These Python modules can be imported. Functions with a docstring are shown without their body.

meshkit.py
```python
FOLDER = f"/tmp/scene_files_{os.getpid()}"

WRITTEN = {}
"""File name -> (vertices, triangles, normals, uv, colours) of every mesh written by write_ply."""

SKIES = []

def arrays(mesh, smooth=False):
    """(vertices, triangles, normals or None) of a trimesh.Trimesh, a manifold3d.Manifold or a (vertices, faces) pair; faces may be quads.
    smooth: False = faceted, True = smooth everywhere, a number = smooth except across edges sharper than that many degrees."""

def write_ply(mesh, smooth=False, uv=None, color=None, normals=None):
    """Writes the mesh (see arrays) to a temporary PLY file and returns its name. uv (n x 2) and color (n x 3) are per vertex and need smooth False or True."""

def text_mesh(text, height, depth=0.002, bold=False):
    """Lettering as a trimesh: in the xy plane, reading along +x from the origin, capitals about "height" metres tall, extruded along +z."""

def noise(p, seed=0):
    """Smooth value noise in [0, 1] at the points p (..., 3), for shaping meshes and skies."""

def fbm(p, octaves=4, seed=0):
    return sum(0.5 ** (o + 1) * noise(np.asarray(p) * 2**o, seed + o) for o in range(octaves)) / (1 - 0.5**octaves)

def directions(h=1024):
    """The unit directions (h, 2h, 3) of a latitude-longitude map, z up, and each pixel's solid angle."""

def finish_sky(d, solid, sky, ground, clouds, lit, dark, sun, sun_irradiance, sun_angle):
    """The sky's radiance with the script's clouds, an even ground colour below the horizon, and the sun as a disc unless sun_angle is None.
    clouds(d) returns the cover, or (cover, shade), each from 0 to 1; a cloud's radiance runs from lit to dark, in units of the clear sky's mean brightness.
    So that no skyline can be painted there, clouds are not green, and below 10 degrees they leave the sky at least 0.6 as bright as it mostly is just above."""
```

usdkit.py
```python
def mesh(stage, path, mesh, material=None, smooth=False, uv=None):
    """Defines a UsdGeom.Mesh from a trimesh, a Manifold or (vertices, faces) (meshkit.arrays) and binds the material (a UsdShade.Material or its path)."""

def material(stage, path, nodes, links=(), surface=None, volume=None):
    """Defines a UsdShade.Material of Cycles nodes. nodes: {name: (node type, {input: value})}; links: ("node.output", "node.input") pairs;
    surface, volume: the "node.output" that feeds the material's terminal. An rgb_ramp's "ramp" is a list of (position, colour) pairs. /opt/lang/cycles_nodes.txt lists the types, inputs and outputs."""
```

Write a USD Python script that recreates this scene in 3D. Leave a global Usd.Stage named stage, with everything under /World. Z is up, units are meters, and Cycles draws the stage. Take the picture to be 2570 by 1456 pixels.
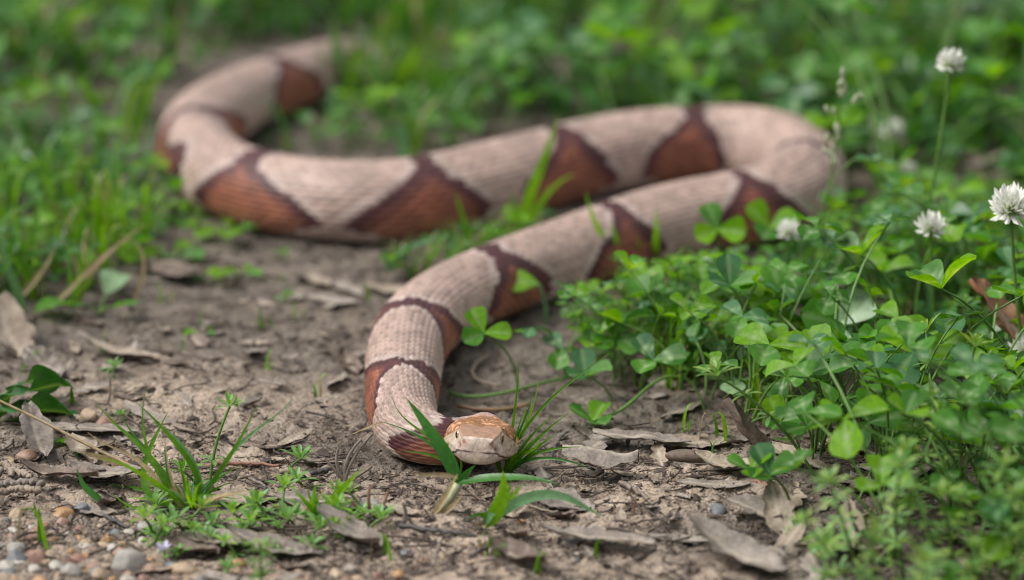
import math, random
import numpy as np
from scipy.interpolate import CubicSpline, PchipInterpolator
from scipy.spatial import cKDTree
import usdkit, meshkit
from pxr import Usd, UsdGeom, UsdLux, UsdShade, Gf, Sdf, Vt

stage = Usd.Stage.CreateInMemory()
UsdGeom.SetStageUpAxis(stage, 'Z'); UsdGeom.SetStageMetersPerUnit(stage, 1.0)
stage.SetDefaultPrim(UsdGeom.Xform.Define(stage, '/World').GetPrim())
rnd = random.Random(7); rng = np.random.default_rng(7)
T = Sdf.ValueTypeNames

# ------------------------------------------------------------------ camera, sky, light
FOCAL, CAM_H, PITCH = 115.0, 0.464, 17.9
cam = UsdGeom.Camera.Define(stage, '/World/camera')
cam.CreateFocalLengthAttr(FOCAL); cam.CreateHorizontalApertureAttr(36.0); cam.CreateVerticalApertureAttr(36.0 * 580 / 1024)
cam.CreateFStopAttr(5.4); cam.CreateFocusDistanceAttr(1.285); cam.CreateClippingRangeAttr(Gf.Vec2f(0.05, 500))
cam.CreateExposureAttr(1.84)
x_ = UsdGeom.Xformable(cam); x_.AddTranslateOp().Set(Gf.Vec3d(0, 0, CAM_H)); x_.AddRotateXOp().Set(90.0 - PITCH)

SUN = np.array([-0.60, -0.12, 0.80]); SUN /= np.linalg.norm(SUN)
SUN_EL = math.asin(SUN[2]); SUN_ROT = math.atan2(SUN[0], SUN[1])
dome = UsdLux.DomeLight.Define(stage, '/World/sky')
sky_m = usdkit.material(stage, '/World/Looks/overcast_sky', {
    'sky': ('sky_texture', {'sky_type': 'single_scattering', 'sun_disc': False, 'sun_elevation': SUN_EL, 'sun_rotation': SUN_ROT}),
    'tc': ('texture_coordinate', {}), 'xyz': ('separate_xyz', {}),
    'n': ('noise_texture', {'scale': 2.2, 'detail': 4.0, 'roughness': 0.55}),
    'r': ('rgb_ramp', {'ramp': [(0.0, (0.70, 0.70, 0.70)), (0.5, (0.85, 0.85, 0.85)), (0.75, (1, 1, 1)), (1.0, (1, 1, 1))]}),
    'zen': ('rgb_ramp', {'ramp': [(0.0, (1.3, 1.3, 1.32)), (0.25, (1.9, 1.9, 1.9)), (0.6, (3.6, 3.6, 3.55)), (1.0, (5.2, 5.2, 5.1))]}),
    'c': ('mix_color', {'blend_type': 'mix', 'use_clamp': False}),
    'bg': ('background_shader', {'strength': 0.06})},
    [('tc.generated', 'n.vector'), ('tc.generated', 'xyz.vector'), ('xyz.z', 'zen.fac'), ('zen.color', 'c.b'), ('n.fac', 'r.fac'), ('r.color', 'c.fac'), ('sky.color', 'c.a'), ('c.result', 'bg.color')], surface='bg.background')
UsdShade.MaterialBindingAPI.Apply(dome.GetPrim()).Bind(sky_m)
dome.GetPrim().SetCustomDataByKey('kind', 'structure')
sun = UsdLux.DistantLight.Define(stage, '/World/sun')
sun.CreateIntensityAttr(0.4); sun.CreateNormalizeAttr(True); sun.CreateAngleAttr(32.0); sun.CreateColorAttr(Gf.Vec3f(1.0, 0.97, 0.92))
m_ = Gf.Matrix4d(); m_.SetLookAt(Gf.Vec3d(*map(float, SUN)), Gf.Vec3d(0, 0, 0), Gf.Vec3d(0, 0, 1))
UsdGeom.Xformable(sun).AddTransformOp().Set(m_.GetInverse())

# ------------------------------------------------------------------ placing: a point of the 2570 x 1456 picture to a place on the ground
FP = FOCAL / 36 * 2570; PR = math.radians(PITCH)
def ray(px, py):
    a, b = (px - 1285) / FP, -(py - 728) / FP
    return np.array([a, math.cos(PR) + b * math.sin(PR), -math.sin(PR) + b * math.cos(PR)])
def on_height(px, py, h=0.0):
    d = ray(px, py); return d * ((h - CAM_H) / d[2]) + np.array([0, 0, CAM_H])
def on_depth(px, py, y):
    d = ray(px, py); return d * (y / d[1]) + np.array([0, 0, CAM_H])
def to_picture(p):
    p = np.atleast_2d(p) - np.array([0, 0, CAM_H])
    f = p[:, 1] * math.cos(PR) - p[:, 2] * math.sin(PR); u = p[:, 1] * math.sin(PR) + p[:, 2] * math.cos(PR)
    return np.stack([1285 + FP * p[:, 0] / f, 728 - FP * u / f], 1)

def ground_z(x, y):
    x, y = np.atleast_1d(np.asarray(x, float)), np.atleast_1d(np.asarray(y, float))
    p = np.stack([x, y, np.zeros_like(x)], 1)
    z = (meshkit.noise(p * 7.0, 11) - 0.5) * 0.010 + (meshkit.noise(p * 28.0, 12) - 0.5) * 0.0045
    far = np.clip((np.hypot(x, y - 1.5) - 2.5) / 6, 0, 1)
    return z + far * (meshkit.noise(p * 0.15, 13) - 0.5) * 0.5
def gz(x, y): return float(ground_z(x, y)[0])
def on_ground(px, py):
    h = 0.0
    for _ in range(5):
        p = on_height(px, py, h); h = gz(p[0], p[1])
    return np.array([p[0], p[1], h])

# ------------------------------------------------------------------ naming and writing
used = {}
def numbered(base, parent='/World'):
    k = (parent, base); n = used.get(k, 0); used[k] = n + 1
    return base if n == 0 else f'{base}_{n:03d}'
def tag(prim, label=None, cat=None, group=None, kind=None):
    for k, v in (('label', label), ('category', cat), ('group', group), ('kind', kind)):
        if v: prim.SetCustomDataByKey(k, v)
    return prim
def place(prim, loc=(0, 0, 0), rz=0.0, s=1.0, tilt=(0.0, 0.0)):
    m = Gf.Matrix4d().SetScale(Gf.Vec3d(s, s, s) if np.ndim(s) == 0 else Gf.Vec3d(*map(float, s)))
    m *= Gf.Matrix4d().SetRotate(Gf.Rotation(Gf.Vec3d(1, 0, 0), math.degrees(tilt[0])))
    m *= Gf.Matrix4d().SetRotate(Gf.Rotation(Gf.Vec3d(0, 1, 0), math.degrees(tilt[1])))
    m *= Gf.Matrix4d().SetRotate(Gf.Rotation(Gf.Vec3d(0, 0, 1), math.degrees(rz)))
    m *= Gf.Matrix4d().SetTranslate(Gf.Vec3d(*map(float, loc)))
    xf = UsdGeom.Xformable(prim); ops = xf.GetOrderedXformOps()
    (ops[0] if ops else xf.AddTransformOp()).Set(m)
def obj(name, vf, mat, parent='/World', smooth=True, col=None):
    path = f'{parent}/{numbered(name, parent)}'
    g = usdkit.mesh(stage, path, vf, mat, smooth=smooth)
    if col is not None:
        UsdGeom.PrimvarsAPI(g).CreatePrimvar('Col', T.Color3fArray, 'vertex').Set(Vt.Vec3fArray.FromNumpy(np.asarray(col, np.float32)))
    return g.GetPrim()
def thing(name, label, cat, group=None, loc=(0, 0, 0), rz=0.0, s=1.0):
    x = UsdGeom.Xform.Define(stage, '/World/' + numbered(name)); tag(x.GetPrim(), label, cat, group); place(x.GetPrim(), loc, rz, s)
    return x.GetPrim()
def proto(name):
    p = stage.CreateClassPrim(f'/World/{numbered(name)}'); p.SetTypeName('Xform')
    return p
def copy_of(src, name, label, cat, group, loc, rz=0.0, s=1.0, tilt=(0.0, 0.0)):
    x = UsdGeom.Xform.Define(stage, '/World/' + numbered(name)); p = x.GetPrim()
    p.GetReferences().AddInternalReference(src.GetPath()); p.SetInstanceable(True)
    tag(p, label, cat, group); place(p, loc, rz, s, tilt)
    return p
def merge(parts):
    vs, fs, n = [], [], 0
    for v, f in parts:
        vs.append(np.asarray(v, float)); fs.append(np.asarray(f, int) + n); n += len(v)
    return np.vstack(vs), np.vstack(fs)
def grid_faces(nu, nv, wrap=False):
    i, j = np.meshgrid(np.arange(nu - 1), np.arange(nv if wrap else nv - 1), indexing='ij')
    a = i * nv + j; b = i * nv + (j + 1) % nv; c = (i + 1) * nv + (j + 1) % nv; d = (i + 1) * nv + j
    a, b, c, d = (q.ravel() for q in (a, b, c, d))
    return np.vstack([np.stack([a, b, c], 1), np.stack([a, c, d], 1)])
def rotz(a):
    c, s = math.cos(a), math.sin(a); return np.array([[c, -s, 0], [s, c, 0], [0, 0, 1.0]])
def rotx(a):
    c, s = math.cos(a), math.sin(a); return np.array([[1.0, 0, 0], [0, c, -s], [0, s, c]])
def roty(a):
    c, s = math.cos(a), math.sin(a); return np.array([[c, 0, s], [0, 1.0, 0], [-s, 0, c]])
def smooth_path(pts, n):
    pts = np.asarray(pts, float)
    if len(pts) == 2: return pts[0] + (pts[1] - pts[0]) * np.linspace(0, 1, n)[:, None]
    t = np.r_[0, np.cumsum(np.linalg.norm(np.diff(pts, axis=0), axis=1))]
    return CubicSpline(t, pts)(np.linspace(0, t[-1], n))
def tube(pts, r, sides=6, n=None):
    P = np.asarray(pts, float) if n is None else smooth_path(pts, n)
    n = len(P); R = np.interp(np.linspace(0, 1, n), np.linspace(0, 1, np.size(r)), np.atleast_1d(r))
    t = np.gradient(P, axis=0); t /= np.linalg.norm(t, axis=1, keepdims=True) + 1e-12
    ref = np.array([0.13, 0.21, 1.0]) if abs(t[:, 2]).mean() < 0.8 else np.array([1.0, 0.1, 0.05])
    a = np.cross(t, ref); a /= np.linalg.norm(a, axis=1, keepdims=True); b = np.cross(a, t)
    th = np.linspace(0, 2 * np.pi, sides, endpoint=False)
    v = P[:, None] + R[:, None, None] * (np.cos(th)[None, :, None] * a[:, None] + np.sin(th)[None, :, None] * b[:, None])
    v = np.vstack([v.reshape(-1, 3), P[:1], P[-1:]]); f = grid_faces(n, sides, True); k = np.arange(sides)
    cap0 = np.stack([(k + 1) % sides, k, np.full(sides, n * sides)], 1); o = (n - 1) * sides
    cap1 = np.stack([o + k, o + (k + 1) % sides, np.full(sides, n * sides + 1)], 1)
    return v, np.vstack([f, cap0, cap1])
def ribbon(pts, width, facing=None, n=10, fold=0.25, twist=0.0, taper=0.7):
    """A blade of grass along a path: three points across with a folded midrib."""
    P = smooth_path(pts, n); t = np.gradient(P, axis=0); t /= np.linalg.norm(t, axis=1, keepdims=True) + 1e-12
    face = np.array([0, -1.0, 0.35]) if facing is None else np.asarray(facing, float)
    s = np.cross(t, face); s /= np.linalg.norm(s, axis=1, keepdims=True) + 1e-9; nrm = np.cross(s, t)
    u = np.linspace(0, 1, n); ang = twist * u
    s2 = s * np.cos(ang)[:, None] + nrm * np.sin(ang)[:, None]; n2 = np.cross(s2, t)
    w = width * 0.5 * np.minimum(1, 0.55 + u * 2.2) * (1 - np.clip((u - (1 - taper)) / taper, 0, 1) ** 1.8)
    w = np.maximum(w, 0.00012)
    v = np.stack([P - s2 * w[:, None] + n2 * (fold * w)[:, None], P, P + s2 * w[:, None] + n2 * (fold * w)[:, None]], 1).reshape(-1, 3)
    return v, grid_faces(n, 3)

# ------------------------------------------------------------------ materials
def mat(name, nodes, links, surface='p.BSDF'): return usdkit.material(stage, '/World/Looks/' + name, nodes, links, surface=surface)
def leaf_material(name, dark, light, trans, rough=0.42, spec=0.45, tfac=0.32, scale=45.0, pale=(0.30, 0.40, 0.22), fine=420.0):
    """A living leaf: tone varies from plant to plant and finely within a leaf, light passes through it; Col.r marks pale ribs and marks."""
    return mat(name, {
        'g': ('geometry', {}), 'n': ('noise_texture', {'scale': scale, 'detail': 1.0}),
        'r': ('rgb_ramp', {'ramp': [(0.32, dark), (0.68, light)]}),
        'n2': ('noise_texture', {'scale': fine, 'detail': 3.0, 'roughness': 0.6}),
        'r2': ('rgb_ramp', {'ramp': [(0.3, (0.72, 0.74, 0.7)), (0.7, (1.18, 1.15, 1.12))]}),
        'm': ('mix', {'mix_type': 'multiply', 'fac': 1.0}),
        'a': ('attribute', {'attribute': 'Col'}), 's': ('separate_color', {}),
        'm2': ('mix', {'mix_type': 'mix', 'color2': pale}),
        'mt': ('mix', {'mix_type': 'multiply', 'fac': 1.0, 'color2': trans}),
        'bp': ('bump', {'strength': 0.25, 'distance': 0.0006}),
        'p': ('principled_bsdf', {'roughness': rough, 'specular_ior_level': spec}),
        't': ('translucent_bsdf', {}), 'x': ('mix_closure', {'fac': tfac})},
        [('g.position', 'n.vector'), ('g.position', 'n2.vector'), ('n.fac', 'r.fac'), ('n2.fac', 'r2.fac'), ('r.color', 'm.color1'), ('r2.color', 'm.color2'),
         ('a.color', 's.color'), ('s.r', 'm2.fac'), ('m.color', 'm2.color1'), ('m2.color', 'p.base_color'), ('m2.color', 'mt.color1'), ('mt.color', 't.color'),
         ('n2.fac', 'bp.height'), ('bp.normal', 'p.normal'), ('p.BSDF', 'x.closure1'), ('t.BSDF', 'x.closure2')], surface='x.closure')
CLOVER = leaf_material('clover_leaf', (0.022, 0.100, 0.010), (0.070, 0.215, 0.018), (2.2, 2.1, 0.2), tfac=0.38, rough=0.48, spec=0.32)
CLOVER_B = leaf_material('clover_leaf_bluish', (0.020, 0.085, 0.026), (0.045, 0.150, 0.044), (1.7, 1.8, 0.3), tfac=0.25, rough=0.42, spec=0.45)
CLOVER_Y = leaf_material('clover_leaf_fresh', (0.080, 0.215, 0.004), (0.140, 0.310, 0.006), (1.8, 1.7, 0.2), tfac=0.46, rough=0.5, spec=0.25)
CLOVER_P = leaf_material('clover_leaf_underside', (0.16, 0.27, 0.14), (0.21, 0.33, 0.18), (1.2, 1.3, 0.6), tfac=0.25)
GRASS = leaf_material('grass_blade', (0.042, 0.130, 0.008), (0.098, 0.235, 0.014), (2.0, 1.9, 0.2), tfac=0.38, rough=0.46, spec=0.35)
GRASS_D = leaf_material('grass_blade_deep', (0.022, 0.105, 0.014), (0.048, 0.165, 0.020), (2.0, 2.2, 0.5), tfac=0.30, rough=0.38)
GRASS_Y = leaf_material('grass_blade_fresh', (0.125, 0.275, 0.006), (0.185, 0.35, 0.010), (1.5, 1.6, 0.4), tfac=0.42)
GRASS_P = leaf_material('grass_blade_bluish', (0.085, 0.190, 0.085), (0.130, 0.25, 0.125), (1.5, 1.6, 0.6), tfac=0.28, rough=0.36)
STRAW = leaf_material('dry_grass', (0.25, 0.19, 0.10), (0.42, 0.33, 0.20), (1.1, 1.0, 0.8), tfac=0.2, rough=0.6)
STEM = leaf_material('green_stem', (0.075, 0.165, 0.030), (0.13, 0.245, 0.055), (1.4, 1.5, 0.5), tfac=0.12, rough=0.45)
STEM_R = leaf_material('reddish_stem', (0.16, 0.07, 0.045), (0.20, 0.14, 0.06), (1, 1, 1), tfac=0.08)
DARKLEAF = leaf_material('broad_leaf_dark', (0.014, 0.060, 0.016), (0.030, 0.100, 0.024), (2.2, 2.4, 0.5), tfac=0.2, rough=0.33)
WEED = leaf_material('weed_leaf', (0.065, 0.185, 0.030), (0.115, 0.265, 0.050), (1.6, 1.7, 0.4), tfac=0.34)
WEED_L = leaf_material('weed_leaf_pale', (0.13, 0.235, 0.022), (0.22, 0.33, 0.05), (1.4, 1.4, 0.5), tfac=0.34)
PETAL = leaf_material('white_petal', (0.62, 0.63, 0.60), (0.78, 0.78, 0.76), (1.0, 1.0, 0.95), tfac=0.3, rough=0.55, pale=(0.45, 0.55, 0.25))
LILAC = leaf_material('lilac_petal', (0.42, 0.38, 0.62), (0.52, 0.48, 0.70), (1, 1, 1), tfac=0.3)
def dead_material(name, a, b, c):
    return mat(name, {
        'g': ('geometry', {}), 'n': ('noise_texture', {'scale': 60.0, 'detail': 5.0, 'roughness': 0.62}),
        'r': ('rgb_ramp', {'ramp': [(0.28, a), (0.5, b), (0.72, c)]}),
        'n2': ('noise_texture', {'scale': 700.0, 'detail': 3.0, 'roughness': 0.65}), 'r2': ('rgb_ramp', {'ramp': [(0.3, (0.6, 0.6, 0.6)), (0.55, (1, 1, 1)), (0.72, (1.2, 1.18, 1.15))]}),
        'm': ('mix', {'mix_type': 'multiply', 'fac': 1.0}), 'a': ('attribute', {'attribute': 'Col'}), 's': ('separate_color', {}),
        'm2': ('mix', {'mix_type': 'mix', 'color2': (0.40, 0.34, 0.27)}), 'bp': ('bump', {'strength': 0.5, 'distance': 0.0008}),
        'p': ('principled_bsdf', {'roughness': 0.62, 'specular_ior_level': 0.35}), 't': ('translucent_bsdf', {}), 'x': ('mix_closure', {'fac': 0.08})},
        [('g.position', 'n.vector'), ('g.position', 'n2.vector'), ('n.fac', 'r.fac'), ('n2.fac', 'r2.fac'), ('r.color', 'm.color1'), ('r2.color', 'm.color2'), ('a.color', 's.color'),
         ('s.r', 'm2.fac'), ('m.color', 'm2.color1'), ('m2.color', 'p.base_color'), ('m2.color', 't.color'), ('n2.fac', 'bp.height'), ('bp.normal', 'p.normal'),
         ('p.BSDF', 'x.closure1'), ('t.BSDF', 'x.closure2')], surface='x.closure')
DEAD_GREY = dead_material('dead_leaf_grey', (0.11, 0.088, 0.072), (0.19, 0.160, 0.138), (0.28, 0.245, 0.215))
DEAD_TAN = dead_material('dead_leaf_tan', (0.15, 0.112, 0.080), (0.25, 0.20, 0.155), (0.34, 0.285, 0.225))
DEAD_DARK = dead_material('dead_leaf_dark', (0.045, 0.032, 0.026), (0.105, 0.075, 0.058), (0.17, 0.125, 0.10))
DEAD_RUST = dead_material('dead_leaf_rust', (0.13, 0.050, 0.022), (0.22, 0.095, 0.045), (0.30, 0.16, 0.09))
DEADS = [DEAD_GREY, DEAD_TAN, DEAD_GREY, DEAD_DARK, DEAD_TAN]
def rock_material(name, a, b, rough=0.55):
    return mat(name, {
        'g': ('geometry', {}), 'n': ('noise_texture', {'scale': 190.0, 'detail': 5.0, 'roughness': 0.6}), 'r': ('rgb_ramp', {'ramp': [(0.3, a), (0.7, b)]}),
        'n2': ('noise_texture', {'scale': 1600.0, 'detail': 2.0}), 'r2': ('rgb_ramp', {'ramp': [(0.3, (0.6, 0.58, 0.56)), (0.6, (1.1, 1.1, 1.1))]}),
        'm': ('mix', {'mix_type': 'multiply', 'fac': 0.8}), 'bp': ('bump', {'strength': 0.4, 'distance': 0.0006}),
        'p': ('principled_bsdf', {'roughness': rough, 'specular_ior_level': 0.4})},
        [('g.position', 'n.vector'), ('g.position', 'n2.vector'), ('n.fac', 'r.fac'), ('n2.fac', 'r2.fac'), ('r.color', 'm.color1'), ('r2.color', 'm.color2'), ('m.color', 'p.base_color'),
         ('n2.fac', 'bp.height'), ('bp.normal', 'p.normal')])
ROCKS = {'tan': rock_material('pebble_tan', (0.22, 0.155, 0.098), (0.36, 0.275, 0.19)), 'pale grey': rock_material('pebble_pale', (0.19, 0.18, 0.162), (0.32, 0.30, 0.27)),
         'reddish': rock_material('pebble_reddish', (0.19, 0.105, 0.080), (0.29, 0.18, 0.14)), 'dark grey': rock_material('pebble_dark', (0.075, 0.080, 0.088), (0.17, 0.175, 0.18)),
         'amber': rock_material('pebble_amber', (0.25, 0.135, 0.062), (0.37, 0.225, 0.115), 0.4), 'brown': rock_material('pebble_brown', (0.17, 0.105, 0.070), (0.29, 0.20, 0.145)),
         'off-white': rock_material('pebble_white', (0.26, 0.24, 0.21), (0.40, 0.37, 0.325), 0.5)}
TWIG = rock_material('twig_bark', (0.10, 0.078, 0.065), (0.22, 0.18, 0.15), 0.7)
TWIG_D = rock_material('twig_bark_dark', (0.028, 0.026, 0.028), (0.075, 0.068, 0.066), 0.6)
TWIG_R = rock_material('twig_bark_reddish', (0.15, 0.065, 0.045), (0.26, 0.13, 0.09), 0.6)
ISLAND = mat('litter_fragments', {
    'g': ('geometry', {}), 'r': ('rgb_ramp', {'ramp': [(0.0, (0.055, 0.040, 0.032)), (0.2, (0.10, 0.077, 0.060)), (0.45, (0.16, 0.130, 0.107)), (0.65, (0.235, 0.195, 0.163)), (0.82, (0.15, 0.088, 0.06)), (1.0, (0.33, 0.285, 0.235))]}),
    'n2': ('noise_texture', {'scale': 900.0, 'detail': 3.0}), 'r2': ('rgb_ramp', {'ramp': [(0.3, (0.6, 0.6, 0.6)), (0.65, (1.15, 1.15, 1.15))]}),
    'm': ('mix', {'mix_type': 'multiply', 'fac': 1.0}), 'p': ('principled_bsdf', {'roughness': 0.65, 'specular_ior_level': 0.3})},
    [('g.random_per_island', 'r.fac'), ('g.position', 'n2.vector'), ('n2.fac', 'r2.fac'), ('r.color', 'm.color1'), ('r2.color', 'm.color2'), ('m.color', 'p.base_color')])
GRAVEL = mat('fine_gravel', {
    'g': ('geometry', {}), 'r': ('rgb_ramp', {'ramp': [(0.0, (0.17, 0.13, 0.10)), (0.15, (0.26, 0.185, 0.13)), (0.4, (0.38, 0.29, 0.21)), (0.6, (0.30, 0.18, 0.125)), (0.75, (0.42, 0.34, 0.26)), (0.92, (0.23, 0.21, 0.195)), (1.0, (0.55, 0.49, 0.42))]}),
    'n2': ('noise_texture', {'scale': 1500.0, 'detail': 2.0}), 'r2': ('rgb_ramp', {'ramp': [(0.3, (0.65, 0.65, 0.65)), (0.65, (1.1, 1.1, 1.1))]}),
    'm': ('mix', {'mix_type': 'multiply', 'fac': 1.0}), 'dk': ('mix', {'mix_type': 'multiply', 'fac': 1.0, 'color2': (0.72, 0.72, 0.72)}), 'p': ('principled_bsdf', {'roughness': 0.5, 'specular_ior_level': 0.4})},
    [('g.random_per_island', 'r.fac'), ('g.position', 'n2.vector'), ('n2.fac', 'r2.fac'), ('r.color', 'm.color1'), ('r2.color', 'm.color2'), ('m.color', 'dk.color1'), ('dk.color', 'p.base_color')])
SOIL = mat('sandy_soil', {
    'g': ('geometry', {}), 'a': ('attribute', {'attribute': 'Col'}), 's': ('separate_color', {}),
    'n1': ('noise_texture', {'scale': 75.0, 'detail': 6.0, 'roughness': 0.65}), 'r1': ('rgb_ramp', {'ramp': [(0.30, (0.058, 0.050, 0.043)), (0.5, (0.104, 0.090, 0.078)), (0.70, (0.168, 0.146, 0.127))]}),
    'sand': ('rgb_ramp', {'ramp': [(0.28, (0.165, 0.131, 0.104)), (0.5, (0.258, 0.212, 0.171)), (0.72, (0.35, 0.293, 0.240))]}),
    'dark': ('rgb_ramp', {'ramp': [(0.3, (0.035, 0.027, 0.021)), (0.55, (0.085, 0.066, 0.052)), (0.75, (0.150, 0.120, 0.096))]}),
    'ms': ('mix', {}), 'md': ('mix', {}),
    'v': ('voronoi_texture', {'scale': 900.0, 'feature': 'f1'}), 'vs': ('separate_color', {}),
    'vr': ('rgb_ramp', {'ramp': [(0.0, (0.50, 0.46, 0.44)), (0.3, (0.85, 0.82, 0.80)), (0.6, (1.02, 1.0, 0.98)), (0.85, (1.15, 1.0, 0.86)), (0.97, (1.35, 1.35, 1.35))]}),
    'mg': ('mix', {'mix_type': 'multiply', 'fac': 0.85}),
    'n3': ('noise_texture', {'scale': 420.0, 'detail': 4.0, 'roughness': 0.7}), 'ad': ('math', {'math_type': 'multiply_add', 'value2': -0.55}),
    'bp': ('bump', {'strength': 0.75, 'distance': 0.0012}), 'p': ('principled_bsdf', {'roughness': 0.85, 'specular_ior_level': 0.25})},
    [('g.position', 'n1.vector'), ('g.position', 'v.vector'), ('g.position', 'n3.vector'), ('a.color', 's.color'), ('n1.fac', 'r1.fac'), ('n1.fac', 'sand.fac'), ('n1.fac', 'dark.fac'),
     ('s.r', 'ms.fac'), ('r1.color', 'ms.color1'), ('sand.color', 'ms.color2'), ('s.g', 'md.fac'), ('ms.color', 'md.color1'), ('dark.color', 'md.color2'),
     ('v.color', 'vs.color'), ('vs.r', 'vr.fac'), ('md.color', 'mg.color1'), ('vr.color', 'mg.color2'), ('mg.color', 'p.base_color'),
     ('v.distance', 'ad.value1'), ('n3.fac', 'ad.value3'), ('ad.value', 'bp.height'), ('bp.normal', 'p.normal')])
SKIN = mat('snake_skin', {
    'g': ('geometry', {}), 'a': ('attribute', {'attribute': 'Col'}), 'n2': ('noise_texture', {'scale': 1300.0, 'detail': 3.0, 'roughness': 0.6}),
    'r2': ('rgb_ramp', {'ramp': [(0.3, (0.80, 0.79, 0.78)), (0.7, (1.12, 1.12, 1.12))]}), 'm': ('mix', {'mix_type': 'multiply', 'fac': 1.0}),
    'bp': ('bump', {'strength': 0.15, 'distance': 0.0004}), 'p': ('principled_bsdf', {'roughness': 0.50, 'specular_ior_level': 0.36})},
    [('a.color', 'm.color1'), ('g.position', 'n2.vector'), ('n2.fac', 'r2.fac'), ('r2.color', 'm.color2'), ('m.color', 'p.base_color'), ('n2.fac', 'bp.height'), ('bp.normal', 'p.normal')])
EYE = mat('snake_eye', {'p': ('principled_bsdf', {'base_color': (0.30, 0.20, 0.125), 'roughness': 0.15, 'coat_weight': 0.6})}, [])
PUPIL = mat('snake_pupil', {'p': ('principled_bsdf', {'base_color': (0.006, 0.005, 0.005), 'roughness': 0.1})}, [])

# ------------------------------------------------------------------ the snake's course (pixels of the picture, radius in cm), head end first
COURSE = [(1010, 950, 1.47), (1030, 850, 1.60), (1112, 768, 1.66), (1265, 698, 1.74), (1440, 636, 1.82), (1700, 556, 1.90), (1900, 516, 1.95), (1998, 470, 2.02), (1985, 398, 2.05), (1880, 366, 2.02),
          (1750, 363, 2.02), (1600, 378, 2.04), (1350, 430, 2.08), (1150, 482, 2.08), (950, 510, 2.06), (760, 500, 2.0), (585, 455, 1.94), (490, 373, 1.95), (540, 289, 1.90), (628, 240, 1.80), (728, 204, 1.68),
          (815, 168, 1.48), (862, 152, 1.25), (910, 152, 0.95), (955, 166, 0.65), (990, 186, 0.35), (1012, 206, 0.10)]
TIP = on_height(1197, 1128, 0.0200)                      # front of the closed mouth
FWD = np.array([-0.07, -1.0, 0.13]); FWD /= np.linalg.norm(FWD)
OCC = TIP - FWD * 0.0365
neck = [(OCC[0], OCC[1], OCC[2] - 0.0020, 0.80), (OCC[0] - 0.0012, OCC[1] + 0.0055, OCC[2] - 0.0045, 0.80), (-0.0180, OCC[1] + 0.0080, 0.0082, 0.86), (-0.0270, OCC[1] + 0.0015, 0.0090, 1.00), (-0.0365, OCC[1] + 0.0060, 0.0102, 1.14), (-0.0430, OCC[1] + 0.0220, 0.0112, 1.27)]
pts = [(x, y, z, r) for x, y, z, r in neck]
print('occiput', OCC, 'tip', TIP)
for px, py, r in COURSE:
    p = on_height(px, py, r * 0.0088); pts.append((p[0], p[1], r * 0.0088, r))
pts = np.array(pts)
tt = np.r_[0, np.cumsum(np.linalg.norm(np.diff(pts[:, :2], axis=0), axis=1))]
cs_xyz = CubicSpline(tt, pts[:, :3], bc_type=((1, np.array([-FWD[0], -FWD[1], -FWD[2] * 1.0])), (2, np.zeros(3)))); cs_r0 = PchipInterpolator(tt, pts[:, 3] / 100); cs_r = lambda q: cs_r0(q) * (1 + 0.05 * (meshkit.noise(np.stack([np.asarray(q) * 22, 0 * np.asarray(q), 0 * np.asarray(q)], -1), 91) - 0.5) * np.clip((np.asarray(q) - 0.05) / 0.1, 0, 1))
fine_t = np.linspace(0, tt[-1], 6000); fine_p = cs_xyz(fine_t)
arc = np.r_[0, np.cumsum(np.linalg.norm(np.diff(fine_p, axis=0), axis=1))]; BODY_LEN = arc[-1]
SPINE = cKDTree(fine_p[:, :2]); SPINE_R = cs_r(fine_t)
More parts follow.
